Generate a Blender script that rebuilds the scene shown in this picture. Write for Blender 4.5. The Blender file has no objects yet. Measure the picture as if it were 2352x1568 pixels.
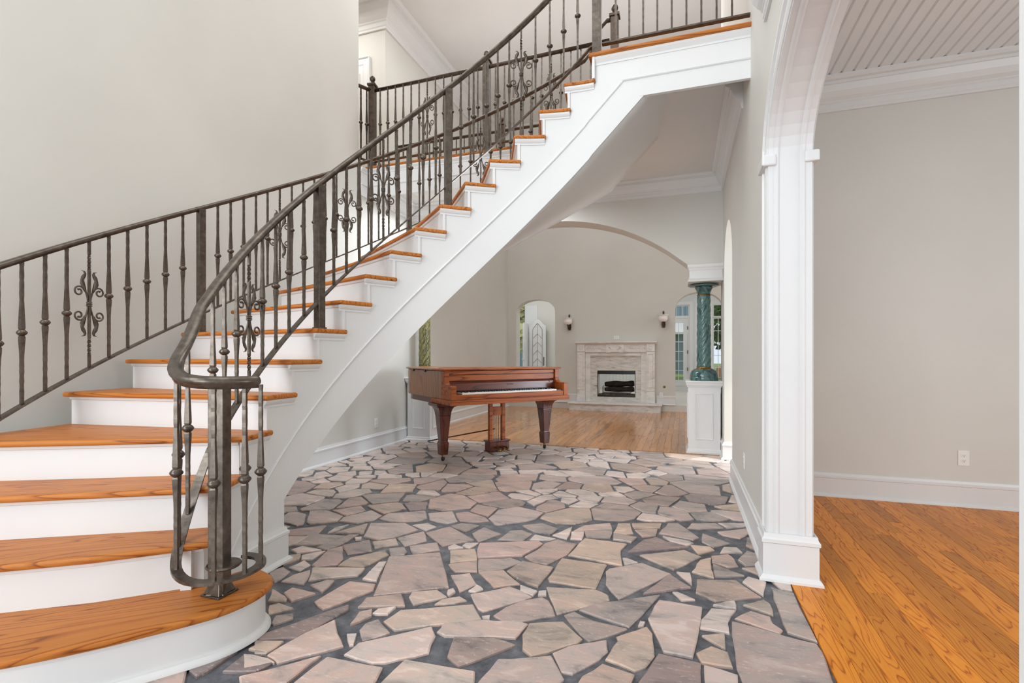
import bpy, bmesh, math, random
from mathutils import Vector, Matrix
from math import sin, cos, pi, sqrt, atan2

random.seed(7)
SC = bpy.context.scene
COL = SC.collection

# ------------------------------------------------------------------ camera
CAM_H, YAW, FPX, VH = 1.15, 0.3301, 1147.54, 816.13
cd = bpy.data.cameras.new('camera')
cd.sensor_width = 36.0
cd.lens = FPX / 2352 * 36.0
cd.shift_y = (VH - 784) / 2352
cd.clip_start = 0.02
cam = bpy.data.objects.new('camera', cd)
COL.objects.link(cam)
cam.location = (0, 0, CAM_H)
cam.rotation_euler = (pi / 2, 0, YAW)
SC.camera = cam

# ------------------------------------------------------------------ world, lights, exposure
w = bpy.data.worlds.new('sky'); SC.world = w
w.use_nodes = True
wn = w.node_tree.nodes; wl = w.node_tree.links
bg = wn['Background']
bg.inputs[0].default_value = (0.80, 0.90, 1.0, 1)
bg.inputs[1].default_value = 1.0
SC.view_settings.view_transform = 'Standard'
SC.view_settings.look = 'None'
SC.view_settings.gamma = 1
SC.view_settings.use_curve_mapping = False
SC.view_settings.exposure = 0.0

def lamp(name, loc, aim, sx, sy, power, color=(1, 1, 1)):
    d = bpy.data.lights.new(name, 'AREA'); d.shape = 'RECTANGLE'
    d.size = sx; d.size_y = sy; d.energy = power; d.color = color
    o = bpy.data.objects.new(name, d); COL.objects.link(o)
    o.location = loc
    o.rotation_euler = (Vector(aim) - Vector(loc)).to_track_quat('-Z', 'Y').to_euler()
    return o

sd = bpy.data.lights.new('sun', 'SUN'); sd.energy = 3.0; sd.angle = 0.01; sd.color = (1, 0.95, 0.86)
so = bpy.data.objects.new('sun', sd); COL.objects.link(so)
so.rotation_euler = (Vector((-0.7, 0.25, -0.9))).to_track_quat('-Z', 'Y').to_euler()

lamp('front_window_light', (-2.3, -4.4, 2.0), (-1.0, 3, 1.9), 3.6, 3.6, 225, (0.93, 0.965, 1.0))
lamp('foyer_side_fill', (-3.45, -0.6, 3.2), (0.4, 3.9, 1.6), 1.6, 2.2, 85, (0.90, 0.95, 1.0))  # added fill from behind the camera, brightens the right wall; no known window
lamp('foyer_overhead_fill', (-1.6, 1.6, 6.2), (-1.6, 1.61, 0), 3.0, 4.0, 76, (0.97, 0.98, 1.0))  # added soft fill from above, there is no fixture
lamp('great_room_window_light', (4.2, 8.4, 2.6), (-3, 8.6, 1.8), 3.4, 4.0, 62, (0.95, 0.98, 1.0))
lamp('great_room_overhead_fill', (-0.8, 8.7, 6.2), (-0.8, 8.71, 0), 3.0, 3.0, 18, (0.97, 0.98, 1.0))  # added overhead fill for the great room, not a known fixture
lamp('under_gallery_fill', (-2.4, 5.62, 3.0), (-2.4, 5.62, 0), 1.6, 0.6, 46, (0.90, 0.95, 1.0))  # added fill hidden behind the stairs, lifts the dim space below the gallery
lamp('side_hall_fill', (3.4, 5.7, 1.7), (-2, 5.5, 1.5), 1.4, 2.4, 160, (0.76, 0.88, 1.0))  # added cool fill through the narrow arch, its window is invented
lamp('upper_ceiling_fill', (-1.4, 7.2, 4.9), (-1.4, 7.21, 9), 4.6, 2.0, 26, (0.97, 0.98, 1.0))  # added upward fill to brighten the upper ceiling, no cove is built
lamp('right_room_window_light', (4.0, 1.6, 1.5), (0.6, 4.2, 1.5), 1.8, 2.0, 60, (0.95, 0.98, 1.0))
lamp('sun_room_light', (-0.9, 13.2, 3.1), (-0.9, 13.21, 0), 4.0, 3.0, 38, (1, 1, 1))
lamp('left_room_fill', (-3.7, 11.8, 3.15), (-3.7, 11.81, 0), 1.0, 0.8, 16, (1, 1, 1))  # added fill to brighten the room beyond the left arch
lamp('upper_side_hall_fill', (-4.9, 5.5, 6.2), (-4.9, 5.51, 0), 1.0, 1.0, 22, (1.0, 0.98, 0.95))  # added fill so the upper wall on the left is less dark
lamp('upper_hall_light', (-1.8, 5.85, 6.25), (-1.8, 5.86, 0), 3.2, 0.8, 60, (0.95, 0.98, 1.0))

# ------------------------------------------------------------------ helpers
def prop(o, label=None, cat=None, group=None, kind=None):
    if label: o['label'] = label
    if cat: o['category'] = cat
    if group: o['group'] = group
    if kind: o['kind'] = kind
    return o

def empty(name, loc=(0, 0, 0), rz=0.0):
    o = bpy.data.objects.new(name, None); COL.objects.link(o)
    o.location = loc; o.rotation_euler = (0, 0, rz); o.empty_display_size = 0.1
    return o

def copy_tree(o, parent=None):
    c = o.copy(); COL.objects.link(c); c.parent = parent
    for ch in o.children: copy_tree(ch, c)
    return c

def vsub(a, b): return tuple(x - y for x, y in zip(a, b))

class MB:
    def __init__(s): s.v = []; s.f = []
    def quad(s, a, b, c, d):
        n = len(s.v); s.v += [a, b, c, d]; s.f.append((n, n + 1, n + 2, n + 3)); return s
    def box(s, x0, x1, y0, y1, z0, z1, M=None):
        n = len(s.v)
        p = [(x0, y0, z0), (x1, y0, z0), (x1, y1, z0), (x0, y1, z0), (x0, y0, z1), (x1, y0, z1), (x1, y1, z1), (x0, y1, z1)]
        if M is not None: p = [tuple(M @ Vector(q)) for q in p]
        s.v += p
        s.f += [tuple(n + i for i in q) for q in ((0, 3, 2, 1), (4, 5, 6, 7), (0, 1, 5, 4), (1, 2, 6, 5), (2, 3, 7, 6), (3, 0, 4, 7))]
        return s
    def prism(s, pts, e0, e1, ax=2):
        """polygon pts (2D) extruded along axis ax from e0 to e1; for ax=0 pts are (y,z), ax=1 (x,z), ax=2 (x,y)"""
        n = len(s.v); m = len(pts)
        def P(p, e):
            return {0: (e, p[0], p[1]), 1: (p[0], e, p[1]), 2: (p[0], p[1], e)}[ax]
        s.v += [P(p, e0) for p in pts] + [P(p, e1) for p in pts]
        s.f.append(tuple(n + i for i in range(m)))
        s.f.append(tuple(n + m + i for i in reversed(range(m))))
        for i in range(m):
            j = (i + 1) % m
            s.f.append((n + i, n + m + i, n + m + j, n + j))
        return s
    def rings(s, rings, cap=True, closed=True):
        n = len(s.v); m = len(rings[0])
        for r in rings: s.v += [tuple(q) for q in r]
        for a in range(len(rings) - 1):
            for i in range(m if closed else m - 1):
                j = (i + 1) % m
                s.f.append((n + a * m + i, n + a * m + j, n + (a + 1) * m + j, n + (a + 1) * m + i))
        if cap and closed:
            s.f.append(tuple(n + i for i in reversed(range(m))))
            e = n + (len(rings) - 1) * m
            s.f.append(tuple(e + i for i in range(m)))
        return s
    def lathe(s, prof, seg=24, c=(0, 0, 0)):
        R_ = []
        for r, z in prof:
            r = max(r, 1e-4)
            R_.append([(c[0] + r * cos(2 * pi * i / seg), c[1] + r * sin(2 * pi * i / seg), c[2] + z) for i in range(seg)])
        return s.rings(R_)
    def tube(s, path, r, seg=8):
        P = [Vector(p) for p in path]; R_ = []
        T0 = (P[1] - P[0]).normalized()
        up = Vector((0, 0, 1)) if abs(T0.z) < 0.9 else Vector((1, 0, 0))
        nrm = T0.cross(up).normalized()
        for i, p in enumerate(P):
            T = (P[min(i + 1, len(P) - 1)] - P[max(i - 1, 0)]).normalized()
            nrm = (nrm - T * nrm.dot(T)).normalized(); b = T.cross(nrm)
            rr = r[i] if isinstance(r, (list, tuple)) else r
            R_.append([p + nrm * rr * cos(2 * pi * q / seg) + b * rr * sin(2 * pi * q / seg) for q in range(seg)])
        return s.rings(R_)
    def sweep(s, prof, path, up=(0, 0, 1), closed=False, cap=True):
        """profile (a,b): a to the right of travel (T x up), b along up; mitred"""
        P = [Vector(p) for p in path]; U = Vector(up); n = len(P); R_ = []
        def flat(v): return (v - U * v.dot(U))
        for i in range(n):
            if closed: d0 = flat(P[i] - P[i - 1]); d1 = flat(P[(i + 1) % n] - P[i])
            else:
                d0 = flat(P[i] - P[i - 1]) if i else flat(P[1] - P[0])
                d1 = flat(P[i + 1] - P[i]) if i < n - 1 else d0
            d0 = d0.normalized(); d1 = d1.normalized()
            T = (d0 + d1).normalized()
            k = max(0.3, T.dot(d1))
            S = T.cross(U) / k
            R_.append([P[i] + S * a + U * b for a, b in prof])
        if closed: R_.append(R_[0])
        return s.rings(R_, cap=cap and not closed)
    def build(s, name, mat, parent=None, smooth=False, bevel=0, seg=2, ang=35, solid=0):
        me = bpy.data.meshes.new(name)
        me.from_pydata([tuple(p) for p in s.v], [], s.f)
        bm = bmesh.new(); bm.from_mesh(me)
        bmesh.ops.recalc_face_normals(bm, faces=bm.faces)
        bm.to_mesh(me); bm.free()
        if smooth:
            for p in me.polygons: p.use_smooth = True
            if smooth == 'auto': me.set_sharp_from_angle(angle=math.radians(35))
        o = bpy.data.objects.new(name, me); COL.objects.link(o)
        if mat: me.materials.append(mat)
        if parent: o.parent = parent
        if solid:
            m = o.modifiers.new('solid', 'SOLIDIFY'); m.thickness = solid; m.offset = 0
        if bevel:
            m = o.modifiers.new('bevel', 'BEVEL'); m.width = bevel; m.segments = seg
            m.limit_method = 'ANGLE'; m.angle_limit = math.radians(ang)
        return o

def struct(o):
    o['kind'] = 'structure'; return o

def catmull(P, n=6):
    P = [Vector(p) for p in P]; out = []
    for i in range(len(P) - 1):
        p0 = P[max(i - 1, 0)]; p1 = P[i]; p2 = P[i + 1]; p3 = P[min(i + 2, len(P) - 1)]
        for q in range(n):
            t = q / n
            out.append(0.5 * ((2 * p1) + (p2 - p0) * t + (2 * p0 - 5 * p1 + 4 * p2 - p3) * t * t + (3 * p1 - p0 - 3 * p2 + p3) * t ** 3))
    out.append(P[-1])
    return out

def arc(cx, cy, rx, ry, a0, a1, n):
    return [(cx + rx * cos(a0 + (a1 - a0) * i / n), cy + ry * sin(a0 + (a1 - a0) * i / n)) for i in range(n + 1)]

# pixel of the photograph -> point (only used to work out where things stand)
_s, _c = sin(YAW), cos(YAW)
def px(u, v, X=None, Y=None, Z=None):
    x = (u - 1176) / FPX; y = (VH - v) / FPX
    d = (-_s + x * _c, _c + x * _s, y)
    k = (Z - CAM_H) / d[2] if Z is not None else (Y / d[1] if Y is not None else X / d[0])
    return (d[0] * k, d[1] * k, CAM_H + d[2] * k)

# ------------------------------------------------------------------ materials
def nodes(name):
    m = bpy.data.materials.new(name); m.use_nodes = True
    nt = m.node_tree; b = nt.nodes['Principled BSDF']
    return m, nt, b
def lk(nt, a, b): nt.links.new(a, b)
def N(nt, t, **kw):
    n = nt.nodes.new(t)
    for k, v in kw.items():
        if k in n.inputs.keys(): n.inputs[k].default_value = v
        else: setattr(n, k, v)
    return n
def ramp(nt, stops):
    r = nt.nodes.new('ShaderNodeValToRGB')
    e = r.color_ramp.elements
    while len(e) < len(stops): e.new(0.5)
    for el, (p, c) in zip(e, stops):
        el.position = p; el.color = (*c, 1) if len(c) == 3 else c
    return r
def bumpify(nt, b, src, strength=0.1, dist=0.01):
    bp = N(nt, 'ShaderNodeBump'); bp.inputs['Strength'].default_value = strength; bp.inputs['Distance'].default_value = dist
    lk(nt, src, bp.inputs['Height']); lk(nt, bp.outputs[0], b.inputs['Normal'])

def srgb(r, g, b):
    def f(c):
        c /= 255
        return c / 12.92 if c <= 0.04045 else ((c + 0.055) / 1.055) ** 2.4
    return (f(r), f(g), f(b))

def paint(name, col, rough=0.5, tex=0.03, scale=180):
    m, nt, b = nodes(name)
    b.inputs['Roughness'].default_value = rough
    tc = N(nt, 'ShaderNodeTexCoord')
    n = N(nt, 'ShaderNodeTexNoise', Scale=1.2, Detail=3.0)
    lk(nt, tc.outputs['Object'], n.inputs['Vector'])
    r = ramp(nt, [(0.3, tuple(c * 0.97 for c in col)), (0.7, tuple(min(1, c * 1.03) for c in col))])
    lk(nt, n.outputs['Fac'], r.inputs[0]); lk(nt, r.outputs[0], b.inputs['Base Color'])
    if tex:
        n2 = N(nt, 'ShaderNodeTexNoise', Scale=scale, Detail=2.0)
        lk(nt, tc.outputs['Object'], n2.inputs['Vector']); bumpify(nt, b, n2.outputs['Fac'], tex, 0.004)
    return m

def plain(name, col, rough=0.5, metal=0.0, spec=0.5, trans=0.0, emit=None):
    m, nt, b = nodes(name)
    b.inputs['Base Color'].default_value = (*col, 1); b.inputs['Roughness'].default_value = rough
    b.inputs['Metallic'].default_value = metal; b.inputs['Specular IOR Level'].default_value = spec
    b.inputs['Transmission Weight'].default_value = trans
    n = N(nt, 'ShaderNodeTexNoise', Scale=60.0, Detail=3.0)
    tc = N(nt, 'ShaderNodeTexCoord'); lk(nt, tc.outputs['Object'], n.inputs['Vector'])
    mr = N(nt, 'ShaderNodeMapRange'); mr.inputs['To Min'].default_value = max(0, rough - 0.05); mr.inputs['To Max'].default_value = min(1, rough + 0.05)
    lk(nt, n.outputs['Fac'], mr.inputs['Value']); lk(nt, mr.outputs[0], b.inputs['Roughness'])
    if emit:
        b.inputs['Emission Color'].default_value = (*emit[0], 1); b.inputs['Emission Strength'].default_value = emit[1]
    return m

def wood(name, light, mid, dark, along=0, rough=0.3, rings=7.0, stretch=11.0, base=1.3, coat=0.15, var=0.35, spec=0.35):
    """contour lines of a noise stretched along the local axis: cathedral grain"""
    m, nt, b = nodes(name)
    tc = N(nt, 'ShaderNodeTexCoord'); oi = N(nt, 'ShaderNodeObjectInfo')
    mp = N(nt, 'ShaderNodeMapping')
    sc = [base * stretch] * 3; sc[along] = base
    mp.inputs['Scale'].default_value = sc
    mul = N(nt, 'ShaderNodeMath', operation='MULTIPLY'); mul.inputs[1].default_value = 173.0
    lk(nt, oi.outputs['Random'], mul.inputs[0])
    cb = N(nt, 'ShaderNodeCombineXYZ')
    for i in range(3): lk(nt, mul.outputs[0], cb.inputs[i])
    add = N(nt, 'ShaderNodeVectorMath', operation='ADD')
    lk(nt, tc.outputs['Object'], mp.inputs['Vector']); lk(nt, mp.outputs[0], add.inputs[0]); lk(nt, cb.outputs[0], add.inputs[1])
    n1 = N(nt, 'ShaderNodeTexNoise', Scale=0.75, Detail=2.0, Roughness=0.4, Distortion=0.3)
    lk(nt, add.outputs[0], n1.inputs['Vector'])
    k = N(nt, 'ShaderNodeMath', operation='MULTIPLY'); k.inputs[1].default_value = rings * 2
    lk(nt, n1.outputs['Fac'], k.inputs[0])
    fr = N(nt, 'ShaderNodeMath', operation='FRACT'); lk(nt, k.outputs[0], fr.inputs[0])
    r1 = ramp(nt, [(0.0, (0.1,) * 3), (0.10, (0.6,) * 3), (0.35, (1,) * 3), (0.9, (0.92,) * 3), (1.0, (0.1,) * 3)])
    lk(nt, fr.outputs[0], r1.inputs[0])
    n2 = N(nt, 'ShaderNodeTexNoise', Scale=6.0, Detail=4.0, Roughness=0.7)
    lk(nt, add.outputs[0], n2.inputs['Vector'])
    mx = N(nt, 'ShaderNodeMath', operation='MULTIPLY_ADD'); mx.inputs[1].default_value = 0.7; mx.inputs[2].default_value = 0.0
    lk(nt, r1.outputs[0], mx.inputs[0])
    ad = N(nt, 'ShaderNodeMath', operation='MULTIPLY_ADD'); ad.inputs[1].default_value = 0.45
    lk(nt, n2.outputs['Fac'], ad.inputs[0]); lk(nt, mx.outputs[0], ad.inputs[2])
    cr = ramp(nt, [(0.15, dark), (0.6, mid), (0.95, light)])
    lk(nt, ad.outputs[0], cr.inputs[0])
    hsv = N(nt, 'ShaderNodeHueSaturation')
    mr = N(nt, 'ShaderNodeMapRange'); mr.inputs['To Min'].default_value = 1 - var; mr.inputs['To Max'].default_value = 1 + var * 0.7
    lk(nt, oi.outputs['Random'], mr.inputs['Value']); lk(nt, mr.outputs[0], hsv.inputs['Value'])
    lk(nt, cr.outputs[0], hsv.inputs['Color']); lk(nt, hsv.outputs[0], b.inputs['Base Color'])
    b.inputs['Roughness'].default_value = rough; b.inputs['Specular IOR Level'].default_value = spec
    b.inputs['Coat Weight'].default_value = coat; b.inputs['Coat Roughness'].default_value = 0.12
    bumpify(nt, b, ad.outputs[0], 0.08, 0.003)
    return m

def stone_mat(name):
    m, nt, b = nodes(name)
    tc = N(nt, 'ShaderNodeTexCoord'); oi = N(nt, 'ShaderNodeObjectInfo')
    c0 = ramp(nt, [(0.0, srgb(158, 146, 140)), (0.12, srgb(196, 180, 172)), (0.25, srgb(190, 166, 156)), (0.38, srgb(162, 154, 150)),
                   (0.5, srgb(206, 184, 166)), (0.6, srgb(140, 126, 124)), (0.7, srgb(196, 172, 164)), (0.8, srgb(178, 160, 144)), (0.9, srgb(214, 200, 192)), (1.0, srgb(184, 168, 162))])
    lk(nt, oi.outputs['Random'], c0.inputs[0])
    mul = N(nt, 'ShaderNodeMath', operation='MULTIPLY'); mul.inputs[1].default_value = 91.0
    lk(nt, oi.outputs['Random'], mul.inputs[0])
    cb = N(nt, 'ShaderNodeCombineXYZ')
    for i in range(3): lk(nt, mul.outputs[0], cb.inputs[i])
    mp = N(nt, 'ShaderNodeMapping'); mp.inputs['Scale'].default_value = (4, 10, 4); mp.inputs['Rotation'].default_value = (0, 0, -0.25)
    add = N(nt, 'ShaderNodeVectorMath', operation='ADD')
    lk(nt, tc.outputs['Object'], mp.inputs['Vector']); lk(nt, mp.outputs[0], add.inputs[0]); lk(nt, cb.outputs[0], add.inputs[1])
    n1 = N(nt, 'ShaderNodeTexNoise', Scale=1.0, Detail=6.0, Roughness=0.65, Distortion=0.6); lk(nt, add.outputs[0], n1.inputs['Vector'])
    n2 = N(nt, 'ShaderNodeTexNoise', Scale=9.0, Detail=5.0, Roughness=0.7); lk(nt, add.outputs[0], n2.inputs['Vector'])
    r1 = ramp(nt, [(0.33, (0.46, 0.46, 0.48)), (0.42, (0.80, 0.79, 0.79)), (0.50, (0.98, 0.95, 0.94)), (0.57, (1.06, 0.91, 0.86)), (0.66, (1.26, 1.23, 1.21))])
    lk(nt, n1.outputs['Fac'], r1.inputs[0])
    mx = N(nt, 'ShaderNodeMixRGB', blend_type='MULTIPLY'); mx.inputs[0].default_value = 0.9
    lk(nt, c0.outputs[0], mx.inputs[1]); lk(nt, r1.outputs[0], mx.inputs[2])
    r2 = ramp(nt, [(0.57, (0, 0, 0)), (0.70, (0.6, 0.6, 0.6))]); lk(nt, n2.outputs['Fac'], r2.inputs[0])
    mx2 = N(nt, 'ShaderNodeMixRGB', blend_type='MIX'); lk(nt, r2.outputs[0], mx2.inputs[0]); lk(nt, mx.outputs[0], mx2.inputs[1])
    mx2.inputs[2].default_value = (*srgb(226, 210, 200), 1)
    lk(nt, mx2.outputs[0], b.inputs['Base Color'])
    b.inputs['Roughness'].default_value = 0.36
    bumpify(nt, b, n2.outputs['Fac'], 0.25, 0.004)
    return m

def mottled(name, stops, scale=8.0, rough=0.5, detail=6.0, bump=0.1, dist=0.005, distort=0.0, stretch=(1, 1, 1), rot=(0, 0, 0), metal=0.0, coat=0.0):
    m, nt, b = nodes(name)
    tc = N(nt, 'ShaderNodeTexCoord'); mp = N(nt, 'ShaderNodeMapping'); mp.inputs['Scale'].default_value = stretch; mp.inputs['Rotation'].default_value = rot
    lk(nt, tc.outputs['Object'], mp.inputs['Vector'])
    n = N(nt, 'ShaderNodeTexNoise', Scale=scale, Detail=detail, Roughness=0.65, Distortion=distort)
    lk(nt, mp.outputs[0], n.inputs['Vector'])
    r = ramp(nt, stops); lk(nt, n.outputs['Fac'], r.inputs[0]); lk(nt, r.outputs[0], b.inputs['Base Color'])
    b.inputs['Roughness'].default_value = rough; b.inputs['Metallic'].default_value = metal; b.inputs['Coat Weight'].default_value = coat
    if bump: bumpify(nt, b, n.outputs['Fac'], bump, dist)
    return m

def glass_mat(name, rough=0.0, tint=(1, 1, 1)):
    m, nt, b = nodes(name)
    nt.nodes.remove(b)
    out = nt.nodes['Material Output']
    t = N(nt, 'ShaderNodeBsdfTransparent'); t.inputs[0].default_value = (*tint, 1)
    g = N(nt, 'ShaderNodeBsdfGlossy'); g.inputs['Roughness'].default_value = 0.02
    fz = N(nt, 'ShaderNodeFresnel'); fz.inputs[0].default_value = 1.45
    mx = N(nt, 'ShaderNodeMixShader')
    lk(nt, fz.outputs[0], mx.inputs[0]); lk(nt, t.outputs[0], mx.inputs[1]); lk(nt, g.outputs[0], mx.inputs[2])
    lk(nt, mx.outputs[0], out.inputs[0])
    return m

M = {}
M['wall'] = paint('greige_wall_paint', srgb(214, 212, 205), 0.6)
M['white'] = paint('white_trim_paint', srgb(224, 224, 223), 0.35, 0.01)
M['ceil'] = paint('ceiling_paint', srgb(221, 220, 218), 0.65)
M['oak'] = wood('oak_floor', srgb(224, 142, 44), srgb(204, 114, 26), srgb(128, 66, 18), along=1, rough=0.38, rings=7, stretch=10, base=1.7, coat=0.0, var=.25, spec=.25)
M['oak_far'] = wood('oak_floor_aged', srgb(202, 142, 86), srgb(190, 128, 74), srgb(172, 110, 60), along=1, rough=0.17, rings=2.5, stretch=9, base=1.1, coat=0.1, var=0.2)
M['tread'] = wood('oak_tread', srgb(190, 118, 50), srgb(168, 94, 34), srgb(102, 52, 20), along=0, rough=0.42, rings=7, stretch=10, base=1.0, coat=0.0, var=0.12, spec=.25)
M['stone'] = stone_mat('flagstone')
M['mortar'] = mottled('dark_mortar', [(0.3, srgb(60, 62, 68)), (0.5, srgb(90, 92, 98)), (0.7, srgb(122, 122, 126))], 14, 0.5, bump=0.3)
M['iron'] = mottled('wrought_iron', [(0.3, srgb(74, 66, 59)), (0.6, srgb(108, 99, 90)), (0.8, srgb(136, 127, 117))], 22, 0.30, bump=0.12, dist=0.002, metal=0.75)
M['iron_dark'] = mottled('dark_bronze_iron', [(0.3, srgb(62, 50, 42)), (0.7, srgb(98, 84, 72))], 20, 0.36, bump=0.1, metal=0.7)
M['mahog'] = wood('mahogany', srgb(168, 90, 40), srgb(140, 65, 25), srgb(84, 36, 13), along=0, rough=0.4, rings=4, stretch=9, base=1.0, coat=0.08, var=0.0, spec=.25)
M['mahog_dark'] = wood('dark_mahogany', srgb(96, 42, 24), srgb(72, 28, 16), srgb(36, 14, 9), along=2, rough=0.25, rings=4, stretch=9, base=1.0, coat=0.4, var=0.0)
M['mahog_side'] = wood('brown_mahogany', srgb(150, 104, 70), srgb(134, 88, 56), srgb(106, 66, 42), along=2, rough=0.35, rings=4, stretch=9, base=1.0, coat=0.3, var=0.0)  # browner, less red tone for the rim and lid
M['mahog_fall'] = wood('fallboard_mahogany', srgb(110, 50, 28), srgb(88, 36, 20), srgb(48, 20, 12), along=0, rough=0.3, rings=3, stretch=9, base=1.0, coat=0.2, var=0.0)
M['ivory'] = plain('ivory_keys', srgb(236, 232, 222), 0.3)
M['black'] = plain('black_lacquer', (0.008, 0.008, 0.008), 0.3)
M['brass'] = plain('aged_brass', srgb(150, 118, 70), 0.38, 1.0)
M['marble'] = mottled('white_marble', [(0.25, srgb(186, 184, 180)), (0.40, srgb(222, 219, 214)), (0.55, srgb(236, 233, 228)), (0.75, srgb(240, 238, 234))], 3.2, 0.3, detail=9, bump=0.0, distort=1.6, stretch=(1, 1, 2.2), rot=(0, 0.7, 0))
M['marble_vein'] = mottled('veined_marble', [(0.28, srgb(140, 138, 135)), (0.42, srgb(204, 201, 195)), (0.55, srgb(226, 222, 216)), (0.75, srgb(232, 229, 224))], 3.0, 0.28, detail=10, bump=0.0, distort=1.2, stretch=(1.2, 1, 5.5), rot=(0, 0.75, 0))
M['green'] = mottled('green_marble', [(0.30, srgb(22, 38, 40)), (0.42, srgb(52, 84, 86)), (0.52, srgb(92, 126, 122)), (0.62, srgb(66, 96, 92)), (0.72, srgb(168, 176, 156))], 9, 0.16, detail=10, bump=0.0, distort=1.4, stretch=(1, 1, 0.5), rot=(0.6, 0.4, 0), coat=0.4)
M['gold_marble'] = mottled('olive_marble', [(0.32, srgb(26, 26, 14)), (0.43, srgb(78, 78, 42)), (0.52, srgb(134, 128, 76)), (0.6, srgb(56, 54, 28)), (0.7, srgb(206, 194, 150))], 9, 0.16, detail=10, bump=0.0, distort=1.4, stretch=(1, 1, 0.5), rot=(0.6, 0.4, 0), coat=0.4)
M['glass'] = glass_mat('window_glass')
M['shade'] = plain('frosted_glass', srgb(250, 248, 245), 0.3, 0, 0.5, 0.0)
M['plastic'] = plain('white_plastic', srgb(236, 235, 230), 0.35)
M['slot'] = plain('dark_slot', (0.02, 0.02, 0.02), 0.6)
M['char'] = mottled('charred_log', [(0.3, srgb(14, 10, 8)), (0.6, srgb(44, 32, 24)), (0.8, srgb(96, 74, 56))], 12, 0.9, bump=1.0, dist=0.02)
M['ash'] = mottled('ember_bed', [(0.35, srgb(28, 22, 16)), (0.55, srgb(110, 86, 56)), (0.75, srgb(170, 146, 110))], 30, 0.9, bump=0.6, dist=0.01)
M['grass'] = mottled('lawn', [(0.3, srgb(70, 96, 40)), (0.7, srgb(120, 140, 70))], 6, 0.9, bump=0.2)
M['leaf'] = mottled('foliage', [(0.3, srgb(26, 46, 16)), (0.55, srgb(66, 96, 34)), (0.8, srgb(150, 166, 84))], 5, 0.7, bump=0.0)
M['leaf_gold'] = mottled('golden_foliage', [(0.3, srgb(140, 138, 60)), (0.45, srgb(206, 198, 116)), (0.58, srgb(238, 232, 176)), (0.7, srgb(222, 184, 130))], 4, 0.7, bump=0.0)
M['bark'] = mottled('bark', [(0.3, srgb(50, 38, 28)), (0.7, srgb(96, 78, 60))], 10, 0.9, bump=0.6)
M['metal_wall'] = plain('blue_grey_metal_siding', srgb(118, 138, 148), 0.45, 0.2)
M['metal_roof'] = plain('pale_metal_roof', srgb(196, 196, 196), 0.45, 0.2)
M['brick'] = mottled('brick_orange_earth', [(0.3, srgb(150, 96, 66)), (0.7, srgb(196, 140, 104))], 12, 0.9, bump=0.3)
M['pale_floor'] = paint('pale_floor_paint', srgb(216, 208, 196), 0.3)
# ------------------------------------------------------------------ the setting
XL, XR, XR2 = -3.58, 0.43, 0.60
YA, YA2, YF = 6.15, 6.48, 10.75
R = 0.1877
ZU, ZC, ZT = 18 * R, 3.22, 6.37
ZP = 0.13

CROWN = [(0, -.2), (.014, -.2), (.014, -.185), (.02, -.178), (.02, -.15), (.028, -.142), (.028, -.134), (.048, -.118), (.07, -.088), (.084, -.05), (.092, -.048), (.092, -.03), (.11, -.026), (.125, -.012), (.125, 0), (0, 0)]
BASE = [(0, 0), (.034, 0), (.033, .01), (.022, .024), (.016, .026), (.016, .148), (.021, .152), (.021, .166), (.013, .172), (.009, .19), (0, .19)]
def scaled(p, sx, sz): return [(a * sx, b * sz) for a, b in p]
def run(name, prof, path, z=0, mat='white', up=(0, 0, 1)):
    o = MB().sweep(prof, [(p[0], p[1], z) for p in path]).build(name, M[mat])
    return struct(o)

# left wall: full height in the foyer, ending at the gallery
struct(MB().prism([(-2.4, 0), (YA2, 0), (YA2, 3.2), (4.93, 3.2), (4.93, ZT), (-2.4, ZT)], XL - .2, XL, 0).build('wall_left', M['wall']))

# right wall with the wide arch to the side room and the narrow arch further on
A1y0, A1y1, A1s, A1h = 0.82, 2.88, 2.17, 0.43
arch1 = arc((A1y0 + A1y1) / 2, A1s, (A1y1 - A1y0) / 2, A1h, pi, 0, 28)
arch2 = arc(5.525, 2.05, 0.475, 0.47, pi, 0, 20)
struct(MB().prism([(-2.4, 0), (A1y0, 0)] + arch1 + [(A1y1, 0), (5.05, 0)] + arch2 + [(6.0, 0), (YA2, 0), (YA2, ZT), (-2.4, ZT)], XR, XR2, 0).build('wall_right', M['wall']))

# arched wall under the gallery
half = [(0.055, 2.2)]
xa, za, rr = -1.60, 2.845, 2.42
sp = []
for i in range(33):
    x = 0.055 + (-3.23 - 0.055) * i / 32
    sp.append((x, max(2.2, za - (rr - sqrt(max(0.01, rr * rr - (x - xa) ** 2))))))
struct(MB().prism([(XR, ZC), (XR, 2.2)] + [(0.055, 2.2)] + sp + [(-3.23, 2.2), (XL, 2.2), (XL, ZC)], YA, YA2, 1).build('wall_arch', M['wall']))
# pier of wall behind the left column
struct(MB().box(XL, -3.50, 6.36, YA2, 0, 2.2).build('wall_pier', M['wall']))

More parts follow.
